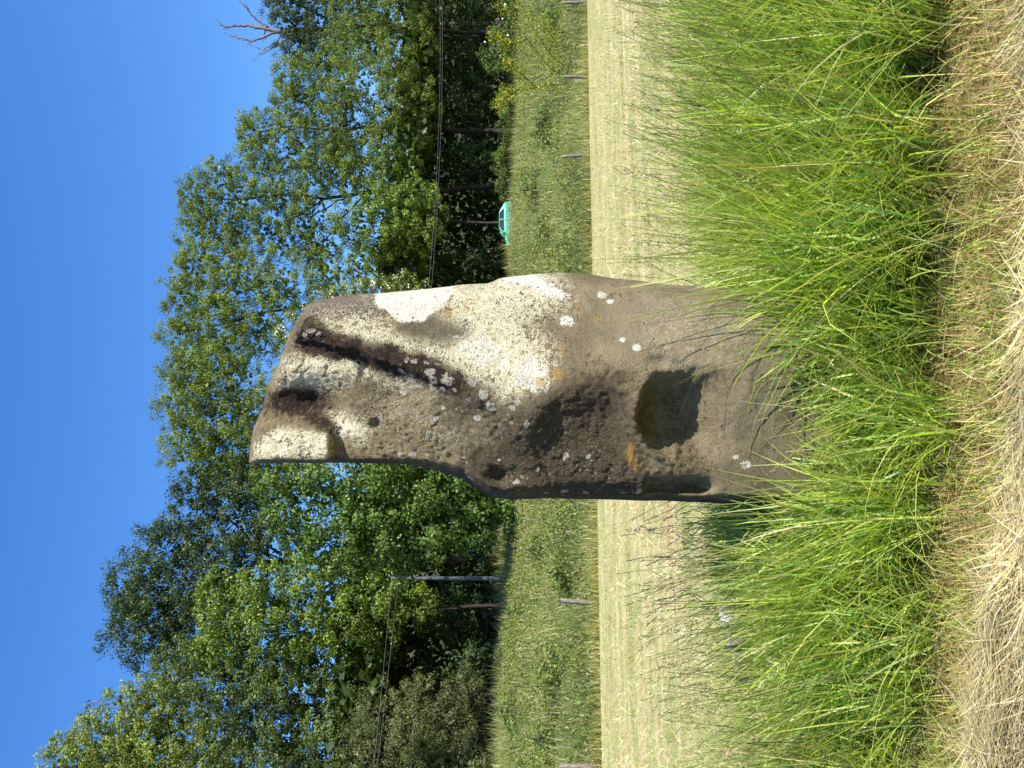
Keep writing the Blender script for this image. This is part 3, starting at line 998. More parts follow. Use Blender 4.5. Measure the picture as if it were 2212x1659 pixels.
# fallen stems lying over the stubble
n = 2600
x = RNG.uniform(-2.0, 2.2, n)
y = RNG.uniform(3.1, 4.0, n)
root = np.stack([x, y, RNG.uniform(0.02, 0.09, n)], -1)
az = RNG.uniform(0, 2 * math.pi, n)
th0 = RNG.normal(1.35, 0.12, n)
th1 = th0 + RNG.normal(0.25, 0.2, n)
col = palette(n, [(0.52, 0.42, 0.22), (0.38, 0.26, 0.12), (0.32, 0.33, 0.09), (0.26, 0.14, 0.07)], [2, 3, 3, 2], 0.18)
acc.add(*blades(root, RNG.uniform(0.10, 0.34, n), RNG.uniform(0.0022, 0.0042, n), az, th0, th1, col, 4, RNG.normal(0, 1, n)))
obj('cut_stubble', acc.mesh('cut_stubble', M_STRAW), None, 'short brown stubble strip between the long grass and the hay row', 'stubble', kind='stuff')

# hay row lying across the near ground: a low mound of cut dry grass
def hay_line(x):
    return np.interp(x, [-2.5, -1.6, -0.8, -0.2, 0.6, 2.5], [2.99, 2.95, 2.80, 2.66, 2.60, 2.60])


def hay_half(x):
    return np.interp(x, [-2.5, -1.2, -0.5, 0.0, 0.6, 2.5], [0.46, 0.44, 0.40, 0.37, 0.34, 0.33])


def hay_h(x, y):
    q = np.clip(1 - ((y - hay_line(x)) / hay_half(x)) ** 2, 0, 1)
    hh = np.interp(x, [-2.5, -1.0, 0.0, 1.0, 2.5], [0.17, 0.15, 0.09, 0.06, 0.05])
    return hh * q ** 0.75 * (0.8 + 0.5 * vnoise(np.stack([x, y, x * 0], -1), 6.0, 17))


hx = np.linspace(-3.2, 3.2, 140)
hq = np.linspace(-1, 1, 26)
HX, HQ = np.meshgrid(hx, hq)
HY = hay_line(HX) + HQ * hay_half(HX) * 0.97
HZ = hay_h(HX, HY) - 0.02
hv = np.stack([HX, HY, HZ], -1).reshape(-1, 3)
i = np.arange(25)[:, None] * 140 + np.arange(139)[None, :]
hf = np.stack([i, i + 1, i + 141, i + 140], -1).reshape(-1, 4)
acc = Acc()
dc = np.tile(np.array([[0.22, 0.16, 0.08, 1.0]]), (len(hv), 1))
acc.add(hv, hf, dc)
n = 30000
x = RNG.uniform(-2.3, 2.3, n)
q = RNG.uniform(-0.5, 0.98, n)
y = hay_line(x) + q * hay_half(x)
z = hay_h(x, y) + RNG.uniform(-0.015, 0.02, n)
keep = (np.abs(x) < y * 0.46 + 0.3)
x, y, z = x[keep], y[keep], z[keep]
n = len(x)
p3 = np.stack([x, y, x * 0], -1)
flow = 0.06 + 1.5 * (vnoise(p3, 1.6, 23) - 0.5) + 1.5 * (vnoise(p3, 4.5, 24) - 0.5)
az = flow + np.where(RNG.random(n) < 0.5, 0, math.pi) + RNG.normal(0, 0.28, n)
odd = RNG.random(n) < 0.16
az[odd] = RNG.uniform(0, 2 * math.pi, odd.sum())
th0 = RNG.normal(1.45, 0.10, n)
th1 = th0 + RNG.normal(0.22, 0.35, n)
L = RNG.uniform(0.06, 0.30, n)
tone = vnoise(p3, 4.0, 29)[:, None]
col = palette(n, [(0.64, 0.55, 0.30), (0.53, 0.43, 0.21), (0.72, 0.65, 0.40), (0.36, 0.29, 0.16), (0.44, 0.44, 0.16), (0.24, 0.17, 0.09)], [5, 4, 3, 2.5, 1.3, 1.2], 0.16) * (0.5 + 0.75 * tone)
acc.add(*blades(np.stack([x, y, z], -1), L, RNG.uniform(0.0028, 0.0062, n), az, th0, th1, col, 4, RNG.normal(0, 0.9, n)))
obj('hay_row', acc.mesh('hay_row', M_STRAW), None, 'swathe of cut pale dry hay lying across the near ground', 'hay', kind='stuff')

# field: thin lying straw, stubble and young regrowth, thinning with distance
acc = Acc()
n = 76000
uu = RNG.uniform(-60, 1720, n)
dd = 5.0 * np.exp(RNG.random(n) ** 1.15 * math.log(50 / 5.0))
xx = (uu - 829.5) / F * dd
tt = xx * NRM[0] + dd * NRM[1]
keep = (tt < T_FENCE - 0.2) & ~((dd < back_edge(xx) - 0.3)) & stone_clear(xx, dd)
xx, dd = xx[keep], dd[keep]
n = len(xx)
p3 = np.stack([xx * DIR[0] + dd * DIR[1], (xx * NRM[0] + dd * NRM[1]) * 6, xx * 0], -1)
green = vnoise(p3, 0.25, 41)
gsel = (RNG.random(n) < np.clip((green - 0.44) * 2.4, 0, 0.8) + 0.7 * smooth(10.0, 5.2, dd))
az = RNG.normal(0.46, 0.9, n) + np.where(RNG.random(n) < 0.5, 0, math.pi)
th0 = np.where(gsel, np.abs(RNG.normal(0.4, 0.3, n)), RNG.normal(1.25, 0.25, n))
th1 = th0 + np.abs(RNG.normal(0.4, 0.3, n))
L = np.where(gsel, RNG.uniform(0.05, 0.16, n), RNG.uniform(0.08, 0.30, n) * np.clip(dd / 14.0, 1, 1.25))
L = L * np.where(gsel, 1 + 1.6 * smooth(9.5, 5.5, dd), 1)
wd = RNG.uniform(0.003, 0.0065, n) * np.clip(dd / 6.0, 1, 3.6)
cs = palette(n, [(0.60, 0.53, 0.29), (0.50, 0.42, 0.21), (0.70, 0.64, 0.41), (0.30, 0.21, 0.10)], [4, 3, 4, 1.3], 0.14)
cg = palette(n, [(0.22, 0.29, 0.06), (0.30, 0.34, 0.10), (0.15, 0.21, 0.045)], [3, 3, 2], 0.15)
col = np.where(gsel[:, None], cg, cs)
acc.add(*blades(np.stack([xx, dd, np.full(n, 0.004)], -1), L, wd, az, th0, th1, col, 1, RNG.normal(0, 1, n)))
obj('hay_stubble', acc.mesh('hay_stubble', M_STRAW), None, 'bleached straw and stubble scattered over the mown field', 'stubble', kind='stuff')


# ------------------------------------------------------------------ leaves
def leaves(pos, size, col, up_bias=0.5, out_dir=None, asp=0.55):
    """Folded diamond leaves: two triangles each."""
    n = len(pos)
    nr_ = RNG.normal(size=(n, 3)) * (1.0 if out_dir is None else 0.62)
    nr_[:, 2] += up_bias * (1.6 if out_dir is None else 0.5)
    if out_dir is not None:
        nr_ += out_dir
    nr_ /= np.linalg.norm(nr_, axis=1, keepdims=True)
    d = np.cross(nr_, RNG.normal(size=(n, 3)))
    d /= np.linalg.norm(d, axis=1, keepdims=True) + 1e-9
    d[:, 2] -= 0.25
    s = np.cross(nr_, d)
    s /= np.linalg.norm(s, axis=1, keepdims=True) + 1e-9
    sz = size[:, None]
    v = np.stack([pos - d * sz * 0.5, pos + s * sz * asp * 0.5 + nr_ * sz * 0.10, pos + d * sz * 0.5, pos - s * sz * asp * 0.5 + nr_ * sz * 0.10], 1).reshape(-1, 3)
    k = np.arange(n)[:, None] * 4
    f = np.concatenate([k + np.array([0, 1, 2]), k + np.array([0, 2, 3])], 0)
    c = np.repeat(np.concatenate([col, np.ones((n, 1))], 1), 4, axis=0)
    return v, f, c


# the overgrown bank between field and lane: brambles, nettles and rough grass
acc = Acc()
n = 108000
uu = RNG.uniform(-80, 1740, n)
tt = T_FENCE + 0.3 + (T_ROAD - 1.6 - T_FENCE) * RNG.random(n) ** 1.0
dd = d_of(uu, tt)
xx = (uu - 829.5) / F * dd
p3 = np.stack([xx, dd, xx * 0], -1)
clump = fbm(p3, 0.45, 3, 61)
kind = fbm(p3, 0.22, 2, 62)
hgt_b = (0.15 + 1.5 * np.clip(clump - 0.33, 0, 1) * 1.6) * smooth(T_FENCE, T_FENCE + 1.6, tt) * (1 - 0.7 * smooth(T_ROAD - 14, T_ROAD - 6, tt)) + 0.06
keep = RNG.random(n) < 0.22 + 1.0 * smooth(0.43, 0.57, kind + 0.15 * (clump - 0.5)) * (1 - 0.6 * smooth(T_FENCE + 18, T_FENCE + 27, tt))
xx, dd, tt, p3, hgt_b, clump, kind = (q[keep] for q in (xx, dd, tt, p3, hgt_b, clump, kind))
n = len(xx)
zz = ground_z(xx, dd) + hgt_b * (0.35 + 0.65 * np.sqrt(RNG.random(n)))
col = palette(n, [(0.125, 0.18, 0.032), (0.175, 0.215, 0.045), (0.075, 0.125, 0.025), (0.23, 0.24, 0.065)], [4, 3, 3, 2], 0.2)
warm = smooth(0.45, 0.62, fbm(p3, 0.5, 2, 63))[:, None]
col = col * (1 - 0.35 * warm) + np.array([0.27, 0.26, 0.09]) * 0.35 * warm
acc.add(*leaves(np.stack([xx, dd, zz], -1), RNG.uniform(0.08, 0.155, n), col, 0.6, np.tile([[0, -0.5, 0]], (n, 1)), 0.75))
obj('bramble_cover', acc.mesh('bramble_cover', M_TREE), None, 'brambles and nettles covering the bank above the fence posts', 'ground cover', kind='stuff')
acc = Acc()
n = 46000
uu = RNG.uniform(-80, 1740, n)
tt = T_FENCE - 0.25 + (T_ROAD - 0.8 - T_FENCE) * RNG.random(n)
vg = RNG.random(n) < 0.14
tt[vg] = T_FENCE - 0.35 + 1.5 * RNG.random(vg.sum())
dd = d_of(uu, tt)
xx = (uu - 829.5) / F * dd
p3 = np.stack([xx, dd, xx * 0], -1)
clump = fbm(p3, 0.45, 3, 61)
kind = fbm(p3, 0.22, 2, 62)
L = RNG.uniform(0.35, 0.9, n) * (0.6 + 0.8 * clump) * np.where(vg, 0.6, 1)
nearcar = smooth(1090, 1130, uu) * smooth(1250, 1215, uu) * smooth(T_ROAD - 16, T_ROAD - 8, tt)
L = (L + 0.7 * smooth(T_ROAD - 6, T_ROAD - 2, tt) * RNG.random(n) ** 2 * (0.3 + 1.4 * clump)) * (1 + 0.25 * nearcar)
z = ground_z(xx, dd)
az = RNG.uniform(0, 2 * math.pi, n)
th0 = np.abs(RNG.normal(0.15, 0.15, n))
th1 = th0 + np.abs(RNG.normal(0.6, 0.4, n))
col = palette(n, [(0.19, 0.225, 0.05), (0.26, 0.265, 0.085), (0.13, 0.18, 0.04), (0.36, 0.31, 0.15)], [4, 3, 3, 1.8], 0.22)
vv_ = vg[:, None]
pale_ = smooth(0.46, 0.60, fbm(p3, 0.16, 2, 71))[:, None]
col = col * (0.8 + 0.2 * pale_) + np.array([0.10, 0.085, 0.04]) * pale_
col = np.where(vv_ & (RNG.random((n, 1)) < 0.5), np.array([[0.36, 0.34, 0.11]]), col)
acc.add(*blades(np.stack([xx, dd, z], -1), L, RNG.uniform(0.016, 0.045, n), az, th0, th1, col, 2, RNG.normal(0, 1, n)))
obj('rough_grass', acc.mesh('rough_grass', M_GRASS), None, 'rough tall grass on the bank and along the field edge', 'grass', kind='stuff')


# ------------------------------------------------------------------ trees
def wiggly(p, q, n, amp, sag=0.0):
    s = np.linspace(0, 1, n)[:, None]
    c = np.asarray(p) * (1 - s) + np.asarray(q) * s
    L = np.linalg.norm(np.asarray(q) - np.asarray(p))
    w = np.cumsum(RNG.normal(0, 1, (n, 3)), 0)
    w = w - w[:1] - s * (w[-1:] - w[:1])
    c = c + w * amp * L / math.sqrt(n)
    c[:, 2] += sag * L * (s[:, 0] * (1 - s[:, 0])) * 4
    return c


def tree(name, label, cat, lobes, t, cols, leaf=0.17, per=2400, base=None, trunk_r=0.28, clump_r=0.30, mat=None, asp=0.55, upb=0.5, group=None, depth=1.1, core=1.0, back=4.5, dens_shell=0.45, twig_mat=None, bark=None, tmin=None, nclump=46):
    """lobes: [(U, V, rU, rV[, dt])] outlines of the crown's masses in the upright view, all at the tree's own distance."""
    lobes = np.array([tuple(l) + (0.0,) * (5 - len(l)) for l in lobes], float)
    cu = (lobes[:, 0] * lobes[:, 2]).sum() / lobes[:, 2].sum()
    d = float(d_of(cu, t))
    bu = base if base is not None else cu
    bx = (bu - 829.5) / F * d
    bd = d + back
    bz = float(ground_z(bx, bd))
    origin = np.array([bx, bd, bz])     # the foot stands behind the overhanging front of the crown
    root = bpy.data.objects.new(name, None)
    COL.objects.link(root)
    root.location = origin
    root.empty_display_size = 0.5
    root['label'] = label
    root['category'] = cat
    if group:
        root['group'] = group
    k = d / F
    C = at(lobes[:, 0], lobes[:, 1], d + lobes[:, 4]) - origin
    Rr = np.stack([lobes[:, 2] * k, lobes[:, 2] * k * depth, lobes[:, 3] * k], -1)
    crown, wood_ = Acc(), Acc()
    top = C[np.argmax(C[:, 2])]
    fork = np.array([0.35 * C[:, 0].mean(), -0.1 * back, max(1.0, C[:, 2].min() * 0.6)])
    mid = np.array([0.7 * C[:, 0].mean(), -0.6 * back, 0.5 * (fork[2] + top[2])])
    tp = np.concatenate([wiggly([0, 0, -0.5], fork, 8, 0.02), wiggly(fork, mid, 6, 0.05)[1:], wiggly(mid, top, 7, 0.06)[1:]])
    tr = np.interp(np.linspace(0, 1, len(tp)), [0, 0.3, 0.7, 1], [trunk_r * 1.25, trunk_r, trunk_r * 0.5, trunk_r * 0.14])
    wood_.add(*tube(tp, tr, 9))
    for c, rr in zip(C, Rr):
        # limb from the stem to the mass
        zz_ = np.clip(c[2] - 0.45 * np.hypot(c[0] - tp[:, 0].mean(), 1.0 + back * 0.4) - rr[2] * 0.4, fork[2] * 0.8, None)
        j_ = int(np.argmin(np.abs(tp[:, 2] - zz_)))
        limb = wiggly(tp[j_], c, 8, 0.06, 0.05)
        lr = max(0.05, min(tr[j_] * 0.6, 0.02 * np.linalg.norm(c - tp[j_]) + 0.04))
        wood_.add(*tube(limb, np.linspace(lr, lr * 0.35, 8), 6))
        nc_ = max(18, int(1.35 * nclump * (rr[0] * rr[2]) / 8.5))
        u = RNG.normal(size=(nc_, 3))
        u /= np.linalg.norm(u, axis=1, keepdims=True)
        flip = (u[:, 1] > 0.3) & (RNG.random(nc_) < 0.7)          # fewer clumps on the side turned away from the field
        u[flip, 1] *= -1
        rad = dens_shell + (1.06 - dens_shell) * RNG.random(nc_) ** 0.55
        rad = rad * (0.86 + 0.32 * vnoise(u * 1.0 + c * 0.37, 2.2, 13))
        cc_ = c + u * rad[:, None] * rr
        if tmin is not None:
            cc_ = cc_[cc_[:, 2] > tmin]
        # large leaves deep inside close the crown against the sky
        nco = int(core * 150 * (rr[0] * rr[2]) / 8.5)
        if nco:
            u = RNG.normal(size=(nco, 3))
            u = u / np.linalg.norm(u, axis=1, keepdims=True) * (0.72 * RNG.random((nco, 1)) ** 0.4)
            crown.add(*leaves(c + u * rr, RNG.uniform(0.34, 0.6, nco), palette(nco, cols[0], cols[1], 0.15) * 0.85, 0.3, None, 0.8))
        # twigs to some of the clumps
        for q in cc_[:: 2]:
            tw = wiggly(c + (q - c) * 0.1, q, 4, 0.08)
            wood_.add(*tube(tw, np.linspace(lr * 0.34, 0.012, 4), 3))
        nl = max(8, int(1.95 * per * (rr[0] * rr[2]) / 8.5 / max(len(cc_), 1)))
        cr = 1.25 * clump_r * (0.6 + 0.8 * RNG.random(len(cc_))) * (0.8 + 0.25 * rr.mean() / 2.9)
        ci = np.repeat(np.arange(len(cc_)), nl)
        g = RNG.normal(size=(len(ci), 3))
        g = g / np.linalg.norm(g, axis=1, keepdims=True) * RNG.random((len(ci), 1)) ** 0.42 * 1.55
        g[:, 2] *= 0.75
        pos = cc_[ci] + g * cr[ci][:, None]
        tone = 1 + 0.22 * RNG.normal(size=len(cc_))
        colr = palette(len(ci), cols[0], cols[1], 0.17) * tone[ci].clip(0.6, 1.5)[:, None]
        od = pos - c
        od /= np.linalg.norm(od, axis=1, keepdims=True) + 1e-9
        crown.add(*leaves(pos, RNG.uniform(0.65, 1.4, len(pos)) * leaf * 1.0, colr, upb, od * 0.65 + g * 0.75, asp))
    obj('trunk', wood_.mesh('trunk', bark or M_BARK, True), root)
    obj('crown', crown.mesh('crown', mat or M_TREE), root)
    return root


YG = (np.array([(0.155, 0.205, 0.032), (0.20, 0.245, 0.048), (0.11, 0.155, 0.026)]), [4, 3, 2])
OAK = (np.array(([(0.055, 0.095, 0.022), (0.075, 0.12, 0.028), (0.04, 0.072, 0.018)], [4, 3, 3])[0]) * 0.78, ([(0.055, 0.095, 0.022), (0.075, 0.12, 0.028), (0.04, 0.072, 0.018)], [4, 3, 3])[1])
OLIVE = (np.array(([(0.10, 0.15, 0.032), (0.135, 0.18, 0.042), (0.07, 0.115, 0.026)], [4, 3, 2])[0]) * 0.8, ([(0.10, 0.15, 0.032), (0.135, 0.18, 0.042), (0.07, 0.115, 0.026)], [4, 3, 2])[1])
LIME = (np.array(([(0.15, 0.225, 0.025), (0.19, 0.27, 0.033), (0.10, 0.165, 0.022)], [4, 3, 2])[0]) * 0.8, ([(0.15, 0.225, 0.025), (0.19, 0.27, 0.033), (0.10, 0.165, 0.022)], [4, 3, 2])[1])
MAPLE = (np.array([(0.092, 0.155, 0.026), (0.125, 0.195, 0.034), (0.062, 0.112, 0.021)]), [4, 3, 3])
WILLOW = (np.array(([(0.16, 0.225, 0.03), (0.205, 0.27, 0.042), (0.11, 0.175, 0.026)], [4, 3, 2])[0]) * 0.84, ([(0.16, 0.225, 0.03), (0.205, 0.27, 0.042), (0.11, 0.175, 0.026)], [4, 3, 2])[1])
ASH = (np.array(([(0.14, 0.21, 0.032), (0.18, 0.25, 0.045), (0.095, 0.16, 0.026)], [4, 3, 2])[0]) * 0.84, ([(0.14, 0.21, 0.032), (0.18, 0.25, 0.045), (0.095, 0.16, 0.026)], [4, 3, 2])[1])
GREYW = (np.array(([(0.13, 0.155, 0.05), (0.165, 0.185, 0.065), (0.095, 0.12, 0.04)], [4, 3, 2])[0]) * 0.8, ([(0.13, 0.155, 0.05), (0.165, 0.185, 0.065), (0.095, 0.12, 0.04)], [4, 3, 2])[1])
IVY = (np.array(([(0.045, 0.085, 0.02), (0.07, 0.11, 0.03), (0.09, 0.12, 0.035)], [4, 3, 2])[0]) * 0.8, ([(0.045, 0.085, 0.02), (0.07, 0.11, 0.03), (0.09, 0.12, 0.035)], [4, 3, 2])[1])
HOLLY = (np.array(([(0.20, 0.25, 0.03), (0.26, 0.30, 0.045), (0.13, 0.18, 0.025)], [4, 3, 2])[0]) * 0.8, ([(0.20, 0.25, 0.03), (0.26, 0.30, 0.045), (0.13, 0.18, 0.025)], [4, 3, 2])[1])
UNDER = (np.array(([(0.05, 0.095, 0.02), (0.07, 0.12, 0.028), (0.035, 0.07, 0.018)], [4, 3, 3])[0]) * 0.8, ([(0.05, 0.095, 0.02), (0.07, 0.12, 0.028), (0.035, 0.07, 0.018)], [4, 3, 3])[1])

WG = 'trees behind the lane'
tree('poplar_tree', 'tall yellow-green tree with a loose pointed crown beside the dark oak', 'tree',
     [(30, 165, 60, 80), (70, 235, 70, 80), (15, 280, 80, 90), (130, 290, 60, 70), (60, 350, 90, 90), (150, 370, 70, 80), (-60, 300, 90, 140), (30, 460, 100, 100), (-60, 520, 100, 120)], 80, YG, 0.22, 2000, 20, group=WG, nclump=52)
tree('oak_tree', 'broad dark green oak crown standing against the sky', 'tree',
     [(300, 300, 80, 75), (400, 300, 80, 75), (350, 370, 100, 90), (470, 360, 70, 75), (530, 420, 60, 75), (440, 450, 100, 90), (320, 460, 100, 90), (540, 520, 70, 80), (250, 380, 70, 70), (600, 440, 50, 75), (470, 560, 90, 80), (610, 550, 60, 70)], 80, OAK, 0.21, 2000, 420, 0.4, group=WG, nclump=40, clump_r=0.36, core=0.7)
tree('broadleaf_tree', 'dull olive green tree between the yellow-green tree and the bright lime-green one', 'tree',
     [(215, 400, 70, 75), (180, 490, 85, 90), (90, 500, 85, 90), (130, 590, 100, 90), (30, 620, 95, 95), (200, 640, 70, 80), (90, 720, 100, 90), (180, 740, 70, 70), (-50, 690, 80, 120)], 76, OLIVE, 0.19, 2300, 110, group=WG)
tree('lime_tree', 'bright yellow-green broadleaf tree in front of the dark oak', 'tree',
     [(250, 470, 60, 55), (320, 490, 65, 60), (385, 470, 50, 50), (220, 560, 60, 60), (300, 570, 90, 75), (380, 570, 70, 70), (320, 660, 90, 80), (400, 680, 65, 75), (240, 650, 55, 60), (300, 750, 75, 65), (390, 790, 60, 65), (330, 840, 65, 55), (250, 800, 50, 50), (395, 880, 32, 50), (350, 915, 40, 32)], 73, LIME, 0.20, 2200, 320, 0.15, group=WG, clump_r=0.36, asp=0.7)
tree('maple_tree', 'fresh green maple with big leaf clumps beside the grey pole', 'tree',
     [(620, 610, 60, 55), (545, 625, 65, 60), (480, 660, 55, 60), (590, 700, 80, 70), (510, 740, 80, 70), (640, 780, 80, 80), (450, 770, 55, 60), (560, 830, 85, 70), (480, 860, 70, 65), (640, 900, 80, 80), (560, 940, 75, 65), (500, 960, 55, 55), (610, 1020, 70, 65), (540, 1050, 60, 55), (660, 1090, 50, 55), (590, 1100, 50, 45), (545, 1120, 40, 35), (690, 960, 50, 80)], 54.0, MAPLE, 0.175, 2500, 600, 0.18, back=3.5, group=WG, clump_r=0.40, asp=0.85, nclump=34)
tree('willow_bush', 'grey-green bushy willow leaning over the bank under the wires', 'bush',
     [(40, 800, 80, 70), (130, 830, 65, 60), (90, 890, 90, 75), (20, 930, 80, 80), (160, 920, 55, 60), (110, 990, 80, 60), (40, 1030, 80, 50), (-60, 880, 80, 120), (180, 1010, 50, 45)], 69.5, GREYW, 0.15, 2900, 80, 0.16, group=WG, clump_r=0.34, asp=0.4, back=1.0)
tree('willow_tree', 'light green willow with feathery crown rising highest behind the stone', 'tree',
     [(700, 420, 75, 70), (790, 400, 75, 65), (860, 400, 65, 60), (650, 470, 55, 75), (740, 500, 90, 80), (840, 490, 85, 75), (680, 570, 75, 80), (780, 590, 90, 75), (700, 660, 90, 80), (620, 540, 50, 70)], 78, WILLOW, 0.20, 2300, 760, 0.34, group=WG, asp=0.45, upb=0.2, nclump=44, core=1.5)
tree('willow_tree', 'light green willow whose crown shows patches of sky above the stone shoulder', 'tree',
     [(940, 405, 65, 60), (1020, 410, 70, 60), (1090, 430, 55, 60), (900, 480, 65, 65), (985, 490, 80, 70), (1070, 510, 70, 70), (940, 570, 70, 65), (1040, 600, 75, 65), (960, 690, 65, 60), (1050, 700, 70, 65), (1090, 790, 60, 60), (1080, 880, 50, 50)], 78, WILLOW, 0.20, 2100, 1010, 0.34, group=WG, asp=0.45, upb=0.2, nclump=36, dens_shell=0.5, core=1.3)
tree('ash_tree', 'open feathery green tree with a leaning trunk behind the round bush', 'tree',
     [(1170, 430, 60, 55), (1235, 425, 55, 50), (1280, 480, 40, 45), (1140, 500, 60, 60), (1215, 510, 70, 60), (1150, 590, 70, 60), (1240, 600, 60, 60), (1190, 670, 75, 60), (1290, 690, 55, 60), (1120, 690, 50, 60), (1270, 770, 60, 55), (1290, 850, 50, 50)], 78, ASH, 0.20, 2200, 1290, 0.3, group=WG, asp=0.46, upb=0.2, nclump=38, dens_shell=0.5, core=1.2)
tree('willow_tree', 'bright green willow with low sweeping crown below the wires', 'tree',
     [(1310, 560, 55, 55), (1375, 555, 50, 50), (1340, 640, 75, 65), (1420, 640, 65, 65), (1480, 640, 60, 60), (1300, 740, 65, 65), (1380, 740, 85, 75), (1470, 750, 85, 80), (1330, 840, 75, 65), (1420, 850, 85, 65), (1500, 860, 70, 55), (1430, 920, 60, 35), (1360, 905, 60, 40)], 76, WILLOW, 0.205, 2250, 1400, 0.3, group=WG, asp=0.46, upb=0.25)
tree('willow_tree', 'light green willow growing in front of the ivy-covered tree', 'tree',
     [(1550, 740, 60, 60), (1600, 790, 70, 60), (1660, 770, 60, 70), (1560, 830, 70, 60), (1640, 870, 75, 65), (1570, 910, 60, 45), (1720, 840, 70, 90)], 74, WILLOW, 0.205, 2250, 1620, 0.28, group=WG, asp=0.46, upb=0.25)
tree('ivy_covered_tree', 'dark green ivy-covered tree top below the bare branches', 'tree',
     [(1550, 650, 45, 50), (1610, 635, 55, 50), (1670, 610, 55, 55), (1590, 700, 60, 60), (1660, 710, 60, 60), (1520, 700, 40, 55)], 80, IVY, 0.18, 2600, 1610, 0.3, group=WG)
tree('round_bush', 'rounded bright green bushy tree in front of the leaning trunk', 'bush',
     [(1180, 765, 55, 55), (1225, 820, 50, 50), (1140, 830, 55, 60), (1190, 870, 65, 55), (1235, 900, 40, 45), (1150, 920, 50, 40), (1205, 935, 45, 30)], 70.5, LIME, 0.18, 2900, 1185, 0.14, group=WG, asp=0.6, back=2.0)
tree('holly_tree', 'dense yellow-green holly tree half hidden by the standing stone', 'tree',
     [(860, 650, 65, 60), (930, 660, 65, 65), (980, 730, 60, 65), (900, 740, 80, 80), (1010, 800, 50, 60), (930, 840, 80, 80), (1030, 880, 42, 60), (970, 920, 65, 50), (820, 720, 70, 80)], 68.5, HOLLY, 0.17, 2200, 930, 0.2, group=WG, mat=M_GLOSSY, asp=0.6)

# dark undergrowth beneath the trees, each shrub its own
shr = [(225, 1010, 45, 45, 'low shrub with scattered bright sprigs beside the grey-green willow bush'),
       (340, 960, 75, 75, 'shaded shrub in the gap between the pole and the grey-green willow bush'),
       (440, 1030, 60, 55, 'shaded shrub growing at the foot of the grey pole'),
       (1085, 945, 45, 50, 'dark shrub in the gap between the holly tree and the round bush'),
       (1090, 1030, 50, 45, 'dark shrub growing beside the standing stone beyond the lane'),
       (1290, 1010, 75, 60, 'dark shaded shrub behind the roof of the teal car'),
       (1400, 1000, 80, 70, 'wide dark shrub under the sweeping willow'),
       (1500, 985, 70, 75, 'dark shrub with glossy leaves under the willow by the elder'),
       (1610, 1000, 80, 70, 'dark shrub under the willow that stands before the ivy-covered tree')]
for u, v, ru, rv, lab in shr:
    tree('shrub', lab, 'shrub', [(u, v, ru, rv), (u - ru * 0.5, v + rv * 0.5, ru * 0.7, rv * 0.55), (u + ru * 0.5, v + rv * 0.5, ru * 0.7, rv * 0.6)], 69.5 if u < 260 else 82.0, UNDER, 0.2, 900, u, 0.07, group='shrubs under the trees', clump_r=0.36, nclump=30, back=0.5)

BRAM = (np.array([(0.10, 0.15, 0.028), (0.14, 0.19, 0.036), (0.07, 0.115, 0.022)]), [4, 3, 3])
for (u, v, ru, rv, t_), lab in zip(((1262, 1082, 26, 14, 61), (1310, 1078, 30, 16, 62), (1385, 1088, 34, 15, 61), (1440, 1082, 24, 14, 62), (1250, 1150, 34, 18, 49), (1385, 1170, 40, 18, 46), (1150, 1175, 36, 18, 45), (1590, 1190, 40, 18, 43),
                        (470, 1165, 34, 20, 47), (330, 1120, 36, 18, 53), (240, 1085, 30, 15, 60), (120, 1100, 36, 16, 55), (60, 1180, 40, 20, 43), (210, 1190, 44, 20, 42), (420, 1205, 34, 18, 41)), (
        'low bramble mound just behind the rear of the teal car on the bank edge',
        'bramble mound on the bank edge between the teal car and the sapling',
        'wide bramble mound at the bank edge under the sweeping willow',
        'small bramble mound at the bank edge near the sapling',
        'bramble mound midway down the bank below the teal car',
        'broad bramble mound low on the bank beside the thin leaning post',
        'bramble mound low on the bank close to the standing stone',
        'bramble mound low on the bank under the stems of the sapling',
        'bramble mound at the shaded foot of the maple',
        'bramble mound on the bank below the grey pole',
        'small bramble mound at the bank edge beside the grey-green willow bush',
        'bramble mound on the upper bank in front of the grey-green willow bush',
        'broad bramble mound low on the bank behind the thick pale post',
        'widest bramble mound low on the bank between the two thick posts',
        'bramble mound low on the bank beside the thick brownish post')):
    tree('bramble_bush', lab, 'bush', [(u, v, ru, rv), (u - ru * 0.8, v + rv * 0.4, ru * 0.7, rv * 0.6), (u + ru * 0.8, v + rv * 0.4, ru * 0.7, rv * 0.6)], t_, BRAM, 0.13, 4000, u, 0.03, group='bramble mounds on the bank', clump_r=0.20, nclump=60, back=0.2, core=0.5)

# woodland farther back, seen only as dark gaps between the trunks, plus an added shading canopy
acc = Acc()
n = 42000
uu = RNG.uniform(-300, 1950, n)
shade_roof_ = RNG.random(n) < 0.48                 # leaf layer added overhead to shade the undergrowth, which is the rest
tt = np.where(shade_roof_, RNG.uniform(72.5, 93, n), RNG.uniform(86, 95, n))
dd = d_of(uu, tt)
xx = (uu - 829.5) / F * dd
zc = np.where(shade_roof_, RNG.uniform(9.8, 13.5, n), RNG.uniform(0, 1, n) ** 1.1 * 13 - 0.2)
zc = zc + np.where(~shade_roof_ & (RNG.random(n) < 0.45), smooth(560, 380, uu) * RNG.uniform(0, 9, n) + smooth(1330, 1480, uu) * RNG.uniform(0, 5, n), 0)
col = palette(n, OAK[0], OAK[1], 0.2)
acc.add(*leaves(np.stack([xx, dd, ground_z(xx, dd) + zc], -1), RNG.uniform(0.7, 1.25, n), col, 0.4, None, 0.7))
obj('far_wood_and_shade_roof', acc.mesh('far_wood_and_shade_roof', M_TREE), None, 'dark woodland behind the trunks of the nearer trees, with a leaf canopy added to shade it', 'woodland', kind='stuff')

